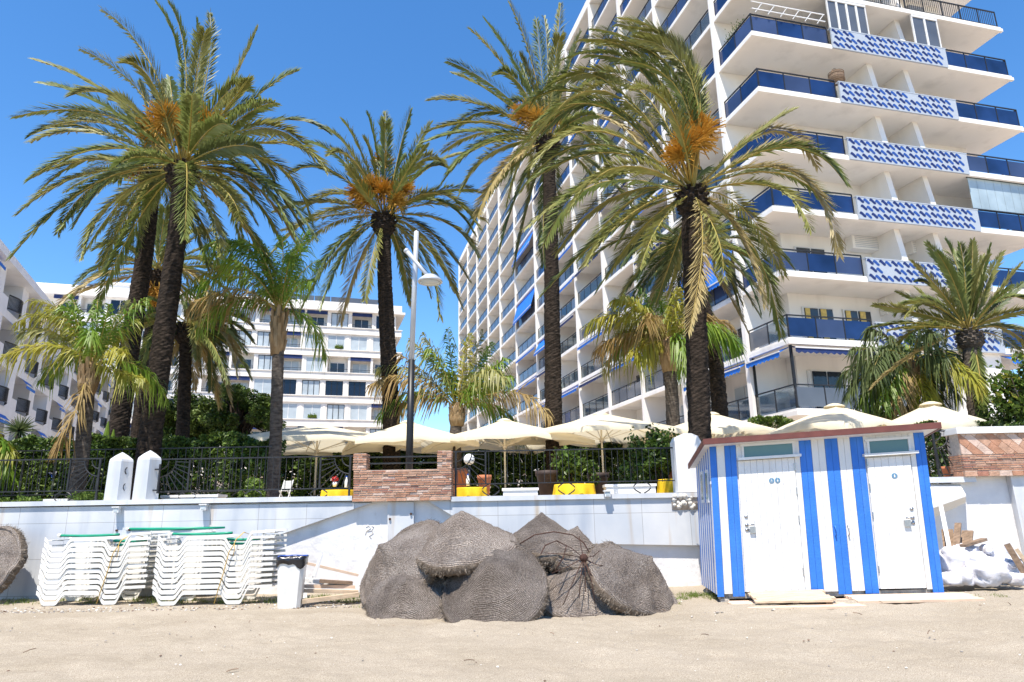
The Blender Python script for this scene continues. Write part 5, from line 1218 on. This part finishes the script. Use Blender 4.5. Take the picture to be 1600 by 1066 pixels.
# --- feathery queen palms
def queen(label, Y, trunk_px, r, crown_px, Lm, fronds, fill=8, mats=('queen_green', 'queen_yellow', 'queen_brown', 'palm_olive'), mixw=(.5, .3, .08, .12), sheath=None, up=(-10, 75), wind=0, ln=.55, nleaf=58, droop=.42, bark='bark_pale', wd=.042):
    pts = [at(px, py, Y) for px, py in trunk_px]
    foot = V(pts[0][0], Y, ZP-.05); pts = [foot]+[p for p in pts if p[2] > ZP+.15]; rel = V(foot[0], Y, ZP)
    t = thing('queen_palm', label, 'palm tree', rel, 0, 'feathery queen palms'); c = at(*crown_px, Y); pts[-1] = c-V(0, 0, .25)
    trunk(t, rel, pts, np.linspace(r[0], r[1], len(pts)), bark, .06, .11)
    sh = sheath or .55; b = MB(); b.tube([c-V(0, 0, sh), c-V(0, 0, sh*.55), c-V(0, 0, .05), c+V(0, 0, .22)], [r[1]*1.15, r[1]*1.5, r[1]*1.1, r[1]*.35], 14); b.build('crown_shaft', 'bark_sheath', t, True, rel)
    b = MB()
    for i in range(26):
        th = i*2.4; z = -sh*.9+sh*.9*i/26; p = c+V(math.cos(th)*r[1]*1.2, math.sin(th)*r[1]*1.2, z); b.bar(p, p+V(math.cos(th)*.05, math.sin(th)*.05, .26), .07, .025)
    b.build('leaf_bases', 'bark_sheath', t, False, rel)
    K = Crown(); sg = 1
    for f in fronds:
        tip0 = at(f[0], f[1], Y); D = np.linalg.norm(tip0-c); sg = -sg
        dz = f[4]*Lm if len(f) >= 5 else sg*math.sqrt(max(.04, Lm*Lm-D*D))*RNG.uniform(.4, .85)
        tip = at(f[0], f[1], Y+dz); mid = at(f[2], f[3], Y+dz*.55); mi = f[5] if len(f) == 6 else int(RNG.choice(4, p=mixw))
        K.frond(c+V(0, 0, .05)+RNG.normal(0, .03, 3), mid, tip, nleaf, ln*RNG.uniform(.85, 1.1), wd, 58, 12, droop, mi, .5, .10, .02)
    for i in range(fill):
        az = i*2.39996+RNG.random(); e = rad(up[0]+(up[1]-up[0])*(i+.5)/fill); L = Lm*RNG.uniform(.75, 1)
        d = V(math.cos(az)*math.cos(e)+wind, math.sin(az)*math.cos(e), math.sin(e)); tip = c+nrm(d)*L-UP*L*.38*math.cos(e); mid = c+nrm(d)*L*.55+UP*L*.08
        K.frond(c+V(0, 0, .05), mid, tip, nleaf, ln, wd, 58, 12, droop, int(RNG.choice(4, p=mixw)), .5, .10, .02)
    K.build(t, rel, list(mats)); return t
queen('left queen palm with yellow green fronds and a dead brown frond beside its trunk', 13.7, [(118, 785), (130, 690), (138, 610)], (.15, .13), (141, 575), 1.75,
  [(2, 556, 90, 540, -.2, 1), (22, 506, 88, 498), (48, 470, 105, 495), (152, 468, 150, 520), (232, 468, 190, 498), (215, 500, 180, 520), (225, 592, 190, 583, -.2, 1), (86, 704, 118, 640, -.35, 2), (195, 555, 178, 548), (30, 520, 85, 520), (170, 475, 160, 520), (200, 470, 178, 505), (75, 482, 112, 510), (110, 460, 128, 510)], fill=5, ln=.40, wd=.034, mixw=(.52, .34, .02, .12))
queen('tall bright green queen palm blown to the left, its trunk crossing the leftmost parasol', 15.2, [(427, 785), (431, 680), (435, 600)], (.145, .125), (437, 490), 2.2,
  [(318, 386, 385, 388), (330, 400, 392, 402), (284, 462, 365, 432), (290, 485, 368, 452, -.2, 2), (482, 358, 458, 412), (500, 408, 470, 428), (440, 368, 442, 420), (405, 376, 425, 420), (345, 380, 398, 396), (335, 430, 390, 422), (470, 380, 455, 425), (300, 440, 375, 418, .2, 1), (490, 440, 468, 445), (310, 495, 375, 465, .1, 2), (375, 372, 412, 405)],
  fill=5, sheath=1.0, wind=-.5, ln=.46, wd=.034, mixw=(.78, .12, .04, .06))
queen('low queen palm behind the parasols between the street lamp and the tower, tips browned', 21.8, [(712, 690), (712, 672), (712, 655)], (.20, .18), (714, 640), 2.85,
  [(578, 602, 645, 590, -.2, 2), (600, 545, 655, 575), (640, 530, 678, 570), (700, 512, 706, 575), (735, 520, 724, 578), (768, 535, 742, 580), (792, 560, 752, 590), (780, 605, 750, 605), (590, 575, 650, 582), (660, 520, 688, 570), (800, 590, 757, 598), (862, 655, 800, 612, -.3, 2), (620, 640, 662, 618, 0, 2), (755, 515, 735, 575)], fill=5, ln=.6, wd=.05, mixw=(.62, .14, .08, .16))
queen('browned queen palm with ragged yellow fronds, left of the thick black trunk', 21.6, [(1052, 665), (1050, 620), (1046, 575)], (.22, .20), (1043, 535), 2.35,
  [(915, 512, 975, 492), (930, 548, 985, 520), (958, 468, 1000, 485), (1000, 448, 1020, 490), (1060, 450, 1052, 490), (1092, 478, 1070, 500), (1152, 542, 1100, 510), (1142, 510, 1095, 500), (990, 555, 1012, 535, -.3, 1), (945, 500, 990, 500), (975, 462, 1010, 488), (1030, 452, 1036, 490), (1075, 560, 1062, 532), (950, 535, 995, 515), (1008, 560, 1022, 535, .4, 3)], fill=7, sheath=1.0, ln=.66, wd=.052, mixw=(.46, .30, .12, .12), up=(-10, 50))
queen('low dark queen palm with drooping fronds above the parasol on the shed right', 17.0, [(1428, 690), (1427, 650), (1425, 620)], (.16, .14), (1425, 572), 1.75,
  [(1312, 592, 1365, 560), (1340, 645, 1375, 590), (1380, 635, 1395, 595), (1502, 622, 1465, 585), (1480, 560, 1455, 556), (1470, 640, 1452, 595), (1330, 548, 1378, 548), (1420, 520, 1422, 548), (1322, 620, 1368, 575), (1360, 640, 1388, 590), (1400, 645, 1408, 600, -.3, 2), (1500, 598, 1462, 570), (1450, 648, 1440, 600), (1390, 525, 1408, 552)], fill=10, up=(-30, 60), ln=.55, mixw=(.16, .06, .06, .72), mats=('queen_green', 'queen_yellow', 'queen_brown', 'palm_dark'))
# palm frond tips entering at the left edge
queen('low queen palm at the left edge, only its drooping frond tips visible by the fence', 14.3, [(-60, 785), (-60, 740), (-60, 720)], (.15, .13), (-62, 715), 1.2,
  [(22, 712, -15, 690, -.2, 1), (18, 730, -18, 705, -.2), (10, 700, -20, 685)], fill=8, ln=.35)
# ================================================================ HEDGES, SHRUBS, TREES
def leaf_quads(P, size, nrm_bias=None, up=.3):
    n = len(P); d = RNG.normal(size=(n, 3)); d[:, 2] += up
    if nrm_bias is not None: d += nrm_bias
    d /= np.linalg.norm(d, axis=1)[:, None]; r = RNG.normal(size=(n, 3)); a = np.cross(d, r); a /= np.linalg.norm(a, axis=1)[:, None]; e = np.cross(d, a)
    s = (size*RNG.uniform(.6, 1.25, n))[:, None]
    return np.stack([P-a*s, P-e*s*.45, P+a*s, P+e*s*.45], 1)
def clumpy(n, fn, sc, thr=-.05, seed=0):
    out = []
    while len(out) < n:
        p = fn()
        if fbm(p[0]+seed*9, p[1], p[2], sc) > thr: out.append(p)
    return np.array(out)
def hedge(px0, px1, pyt, Y, depth, label, n, mats=('hedge_leaf', 'hedge_dark', 'bright_leaf'), w=(.55, .25, .2), size=.055, zbase=ZP):
    a = at(px0, pyt, Y); c = at(px1, pyt-(px1-px0)*ROLL, Y); zt_ = (a[2]+c[2])/2; x0, x1 = a[0], c[0]; rel = V((x0+x1)/2, Y, zbase)
    t = thing('hedge', label, 'hedge', rel)
    def fn():
        x = RNG.uniform(x0, x1); zz = zbase+(zt_+.16*fbm(x, Y, 1, 1.3)+.08*fbm(x, Y, 4, 4)-zbase)*(1-RNG.random()**2.0*1.0); y = Y+depth*(RNG.random()**1.6)+.12*fbm(x, 3, zz, 1.8)
        return (x, y, zz)
    P = clumpy(n, fn, 2.6, -.22); mi = RNG.choice(len(mats), n, p=w)
    quads('foliage', leaf_quads(P, size, (0, -.5, .2)), list(mats), t, mi, rel)
    b = MB()
    for i in range(max(3, int((x1-x0)/.5))):
        x = x0+(x1-x0)*(i+.5)/max(3, int((x1-x0)/.5)); q = V(x, Y+depth*.5, zbase)
        b.tube([q, q+V(RNG.normal(0, .08), 0, (zt_-zbase)*.5), q+V(RNG.normal(0, .2), RNG.normal(0, .1), (zt_-zbase)*.9)], [.03, .022, .01], 6)
    b.build('stems', 'wood_branch', t, True, rel); return t
hedge(-60, 172, 690, 15.2, 1.0, 'sunlit green hedge behind the left fence', 24000)
hedge(170, 425, 688, 15.4, 1.0, 'sunlit green hedge between the leaning palm and the first parasol', 26000)
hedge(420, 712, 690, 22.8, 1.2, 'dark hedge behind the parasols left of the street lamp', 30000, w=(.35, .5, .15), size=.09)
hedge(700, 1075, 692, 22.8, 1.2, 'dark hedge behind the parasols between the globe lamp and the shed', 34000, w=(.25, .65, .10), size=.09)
hedge(1180, 1250, 655, 21.5, .8, 'bright clipped hedge between two parasols above the shed roof', 5000, w=(.4, .1, .5))
hedge(1370, 1470, 640, 18.0, .8, 'bright clipped hedge below the drooping queen palm', 5000, w=(.4, .1, .5))
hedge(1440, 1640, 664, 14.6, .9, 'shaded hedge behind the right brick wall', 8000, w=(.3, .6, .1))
def shrub(name, label, px, py, Y, rx, rz, n, mats, w, size, pot=None, cat='shrub', stem=True, zb_=ZP, sc=2.4, thr=-.1):
    c = at(px, py, Y); rel = V(c[0], Y, zb_); t = thing(name, label, cat, rel)
    def fn():
        d = nrm(RNG.normal(size=3)); r = RNG.random()**.42; f = 1+.45*fbm(d[0]*1.5+px, d[1]*1.5, d[2]*1.5, 1.4); return c+d*V(rx, rx*.9, rz)*r*f
    P = clumpy(n, fn, sc, thr, px); mi = RNG.choice(len(mats), n, p=w)
    quads('foliage' if name != 'pine_tree' else 'crown', leaf_quads(P, size), list(mats), t, mi, rel)
    b = MB()
    for i in range(7 if stem else 0):
        d = nrm(RNG.normal(size=3)+V(0, 0, 1)); e = c+d*V(rx, rx, rz)*.75
        b.tube([V(c[0]+RNG.normal(0, .02), Y, zb_), V(c[0], Y, zb_)*.45+c*.55+RNG.normal(0, .05, 3), e], [.025*max(1, rx), .016*max(1, rx), .006], 6)
    b.build('trunk' if name == 'pine_tree' else 'stems', 'wood_branch', t, True, rel); return t
GL = ('hedge_leaf', 'hedge_dark', 'bright_leaf')
shrub('potted_shrub', 'leafy green shrub behind the middle yellow table, in front of the dark hedge', 888, 728, 14.2, .34, .40, 1600, GL, (.5, .2, .3), .05)
shrub('potted_shrub', 'big glossy shrub behind the fence next to the white pillar', 1022, 712, 14.2, .55, .62, 3600, GL, (.5, .3, .2), .055)
shrub('potted_shrub', 'small green shrub between the parasol pole and the yellow table', 925, 740, 14.3, .16, .26, 500, GL, (.5, .2, .3), .045)
shrub('potted_shrub', 'low shrub below the dark hedge, above the right white trough', 985, 742, 14.0, .28, .26, 900, GL, (.5, .3, .2), .045)
terrapot(855, 765, 14.2, .22, .55, 'dark flower trough pot left of the middle yellow table', 'dark_pot'); terrapot(935, 762, 14.5, .22, .5, 'dark pot behind the parasol pole', 'dark_pot')
shrub('grassy_bush', 'round light green bush behind the fence below the first parasol', 393, 768, 13.5, .24, .22, 1300, ('bright_leaf', 'hedge_leaf'), (.7, .3), .045)
shrub('succulent_bush', 'low grey green plant at the foot of the left fence', 140, 776, 13.2, .34, .09, 700, ('bright_leaf', 'hedge_leaf'), (.5, .5), .035, stem=False)
shrub('succulent_bush', 'low grey green plant near the left frame edge under the fence', 30, 782, 13.2, .42, .08, 700, ('bright_leaf', 'hedge_leaf'), (.5, .5), .035, stem=False)
shrub('magnolia_shrub', 'glossy leaved shrub at the right edge above the brick wall', 1597, 612, 15.5, .62, .80, 1700, ('hedge_leaf', 'bright_leaf', 'hedge_dark', 'queen_yellow'), (.5, .25, .15, .1), .085)
shrub('laurel_shrub', 'dark shrub under the glossy right edge shrub', 1580, 660, 15.8, .8, .45, 2400, GL, (.35, .6, .05), .06)
# yucca and cactus
c = at(30, 672, 15.6); yu = thing('yucca', 'spiky dark yucca above the left hedge', 'plant', (c[0], 15.6, ZP)); rel = V(c[0], 15.6, ZP); vq = []
for i in range(150):
    d = nrm(RNG.normal(size=3)+V(0, 0, .45)); l = .42*RNG.uniform(.7, 1.05); w = nrm(np.cross(d, RNG.normal(size=3)))*.02; vq.append([c-w, c+w, c+d*l+w*.1-UP*.03, c+d*l-w*.1-UP*.03])
quads('spiky_leaves', vq, 'palm_dark', yu, None, rel); b = MB(); b.tube([rel, c], [.07, .06], 8); b.build('stem', 'bark', yu, True, rel)
c = at(168, 668, 16.5); ca = thing('column_cactus', 'pale green column cactus left of the dark slanting trunk', 'cactus', (c[0], 16.5, ZP)); b = MB(); H = c[2]-ZP
for dx, h in ((0, H+.15), (.16, H-.05), (-.14, H-.3)):
    n = 16; P = [(dx, 0, z) for z in np.linspace(0, h, 14)]; b.tube(P, [np.array([.085*(1+.16*(k % 2)) for k in range(n)])*(1 if i < 11 else (1-(i-10)/3.4)) for i in range(14)], n)
b.build('stems', 'queen_green', ca, False)
# pines: sprays of needles in separate clumps on a branching trunk
def pine(label, px, pyc, Y, rx, rz, nclump, pyb=690):
    c = at(px, pyc, Y); rel = V(c[0], Y, ZP); t = thing('pine_tree', label, 'tree', rel, 0, 'pines behind the hedge'); b = MB(); b.tube([rel, rel*.5+c*.5+V(.1, 0, 0), c], [.2, .15, .08], 9); Q = []
    for i in range(nclump):
        d = nrm(RNG.normal(size=3)+V(0, 0, .15)); k = c+d*V(rx, rx, rz)*RNG.uniform(.45, 1.0)*(1+.25*fbm(d[0]*2, d[1]*2, d[2]*2+px)); s = RNG.uniform(.28, .5)*rx/1.6
        b.tube([c*.55+rel*.45+(c-rel)*RNG.uniform(-.1, .4), c*.5+k*.5, k], [.05, .035, .012], 5)
        n = 340; dd = RNG.normal(size=(n, 3)); dd /= np.linalg.norm(dd, axis=1)[:, None]; Q.append(k+dd*V(s, s, s*.7)*(RNG.random((n, 1))**.35))
    P = np.concatenate(Q); quads('crown', leaf_quads(P, .075*rx/1.6, up=.6), ['pine_leaf', 'hedge_dark', 'bright_leaf'], t, RNG.choice(3, len(P), p=(.62, .28, .10)), rel)
    b.build('trunk', 'wood_branch', t, True, rel)
pine('bushy dark green pine left of the tall queen palm, in front of the distant block', 372, 652, 24, 1.35, 1.15, 80)
pine('rounded dark green pine right of the leaning palm, behind the hedge', 290, 665, 25, 1.3, 1.1, 70)
# ================================================================ GROUND COVER
def tuft(P, n, h, sp):
    out = []
    for p in P:
        for i in range(n):
            d = nrm(V(RNG.normal(0, .5), RNG.normal(0, .5), 1)); l = h*RNG.uniform(.4, 1.1); q = V(p[0]+RNG.normal(0, sp), p[1]+RNG.normal(0, sp), p[2]-.01); w = nrm(np.cross(d, V(RNG.normal(), RNG.normal(), 0)))*.005
            out.append([q-w, q+w, q+d*l+w*.2, q+d*l-w*.2])
    return out
G = []
def strip(px0, px1, py0, py1, n, k=14, h=.09, sp=.05):
    global G
    P = []
    for i in range(n):
        g = gpt(RNG.uniform(px0, px1), RNG.uniform(py0, py1)); z = ground_z(g[0], g[1])
        g = gpt(*( (0, 0) if False else (800+F*0, 1000))) if False else g
        P.append(V(g[0], g[1], z))
    G += tuft(P, k, h, sp)
strip(1060, 1125, 928, 937, 34, 22, .07); strip(940, 1060, 938, 948, 26, 14, .08); strip(85, 240, 936, 944, 40, 14, .10); strip(240, 440, 936, 944, 46, 14, .10); strip(470, 580, 932, 942, 40, 16, .09)
strip(0, 60, 938, 946, 22, 12, .08); strip(840, 940, 945, 952, 16, 12, .08); strip(540, 700, 940, 950, 20, 10, .07); strip(1475, 1600, 905, 914, 16, 12, .05)
P = [V(*(PL+SM[:3, :3]@V(RNG.uniform(3.0, 3.7), RNG.uniform(-.15, .3), 0))[:2], 0) for i in range(20)]; P = [V(p[0], p[1], ground_z(p[0], p[1])) for p in P]; G += tuft(P, 12, .06, .04)
setting(quads('grass', G, 'grass_blade'), 'stuff')
def stones(n, fn, smin, smax):
    b = MB()
    base = [(.2, -.6), (.95, -.15), (.8, .4), (.25, .6)]
    for i in range(n):
        g = fn(); z = ground_z(g[0], g[1]); s = smin+(smax-smin)*RNG.random()**3; k = 6
        vs = []
        for r, zz in base:
            for j in range(k): th = 2*math.pi*j/k+i; vs.append((g[0]+s*r*math.cos(th)*RNG.uniform(.7, 1.2), g[1]+s*r*math.sin(th)*RNG.uniform(.7, 1.2), z+.012*0+s*zz*.8+s*.3))
        fs = [(q*k+j, q*k+(j+1) % k, (q+1)*k+(j+1) % k, (q+1)*k+j) for q in range(3) for j in range(k)]+[tuple(3*k+j for j in range(k))]
        b.add(vs, fs, int(RNG.choice(3, p=(.5, .3, .2))))
    return b
def strip_pt():
    x = RNG.uniform(-10.5, 9); return (x, (10.85 if x < 2.5 else 9.7)+abs(RNG.normal(0, .35))-.1, 0)
setting(stones(3000, strip_pt, .006, .022).build('gravel', ['pebble_grey', 'pebble_white', 'pebble_brown']), 'stuff')
def beach_pt(): y = RNG.uniform(5.8, 10.4); return (RNG.uniform(-9, 9), y, 0)
setting(stones(900, beach_pt, .004, .016).build('beach_pebbles', ['pebble_grey', 'pebble_white', 'pebble_brown']), 'stuff')
# a few dry twigs and dark bits on the sand
b = MB()
for i in range(26):
    g = beach_pt(); z = ground_z(g[0], g[1])+.035; a = RNG.uniform(0, 6.3); l = RNG.uniform(.02, .07); d = V(math.cos(a)*l, math.sin(a)*l, RNG.normal(0, .006)); p = V(g[0], g[1], z); b.tube([p-d, p+V(0, 0, .006), p+d], .0045, 5)
setting(b.build('driftwood_litter', 'old_timber'), 'stuff')
# ================================================================ CAMERA, SKY, SUN
cam = bpy.data.cameras.new('camera'); cam.lens = 36*F/1600; cam.sensor_width = 36; cam.sensor_fit = 'HORIZONTAL'; cam.clip_start = .1; cam.clip_end = 3000
co = bpy.data.objects.new('camera', cam); COL.objects.link(co); scene.camera = co
X = V(1, 0, 0); U_ = V(0, -math.sin(PITCH), math.cos(PITCH)); Fw = V(0, math.cos(PITCH), math.sin(PITCH)); c_, s_ = math.cos(ROLL), math.sin(ROLL)
Rv = c_*X-s_*U_; Uv = s_*X+c_*U_
M4 = Matrix(((Rv[0], Uv[0], -Fw[0], 0), (Rv[1], Uv[1], -Fw[1], 0), (Rv[2], Uv[2], -Fw[2], CZ), (0, 0, 0, 1))); co.matrix_world = M4
SUN = nrm(V(-.13, -.39, .915)); EL = math.asin(SUN[2]); AZ = math.atan2(SUN[0], SUN[1])
w = bpy.data.worlds.new('World'); scene.world = w; w.use_nodes = True; N = w.node_tree.nodes; L = w.node_tree.links
sky = N.new('ShaderNodeTexSky'); sky.sky_type = 'NISHITA'; sky.sun_disc = False; sky.sun_elevation = EL; sky.sun_rotation = AZ; sky.air_density = 1.0; sky.dust_density = 0.0; sky.ozone_density = 5.0
hs = N.new('ShaderNodeHueSaturation'); hs.inputs['Saturation'].default_value = 1.20; L.new(sky.outputs['Color'], hs.inputs['Color']); L.new(hs.outputs['Color'], N['Background'].inputs['Color']); N['Background'].inputs['Strength'].default_value = SKY_STRENGTH
sl = bpy.data.lights.new('sun', 'SUN'); sl.energy = SUN_STRENGTH; sl.angle = rad(.5); sl.color = (1, .93, .82); so = bpy.data.objects.new('sun', sl); COL.objects.link(so)
so.rotation_euler = Vector(tuple(SUN)).to_track_quat('Z', 'Y').to_euler(); so.location = (0, 0, 60)
vs_ = scene.view_settings; vs_.view_transform = 'Standard'; vs_.look = 'None'; vs_.exposure = EXPOSURE; vs_.gamma = 1; vs_.use_curve_mapping = False
scene.cycles.max_bounces = 8; scene.cycles.transparent_max_bounces = 24
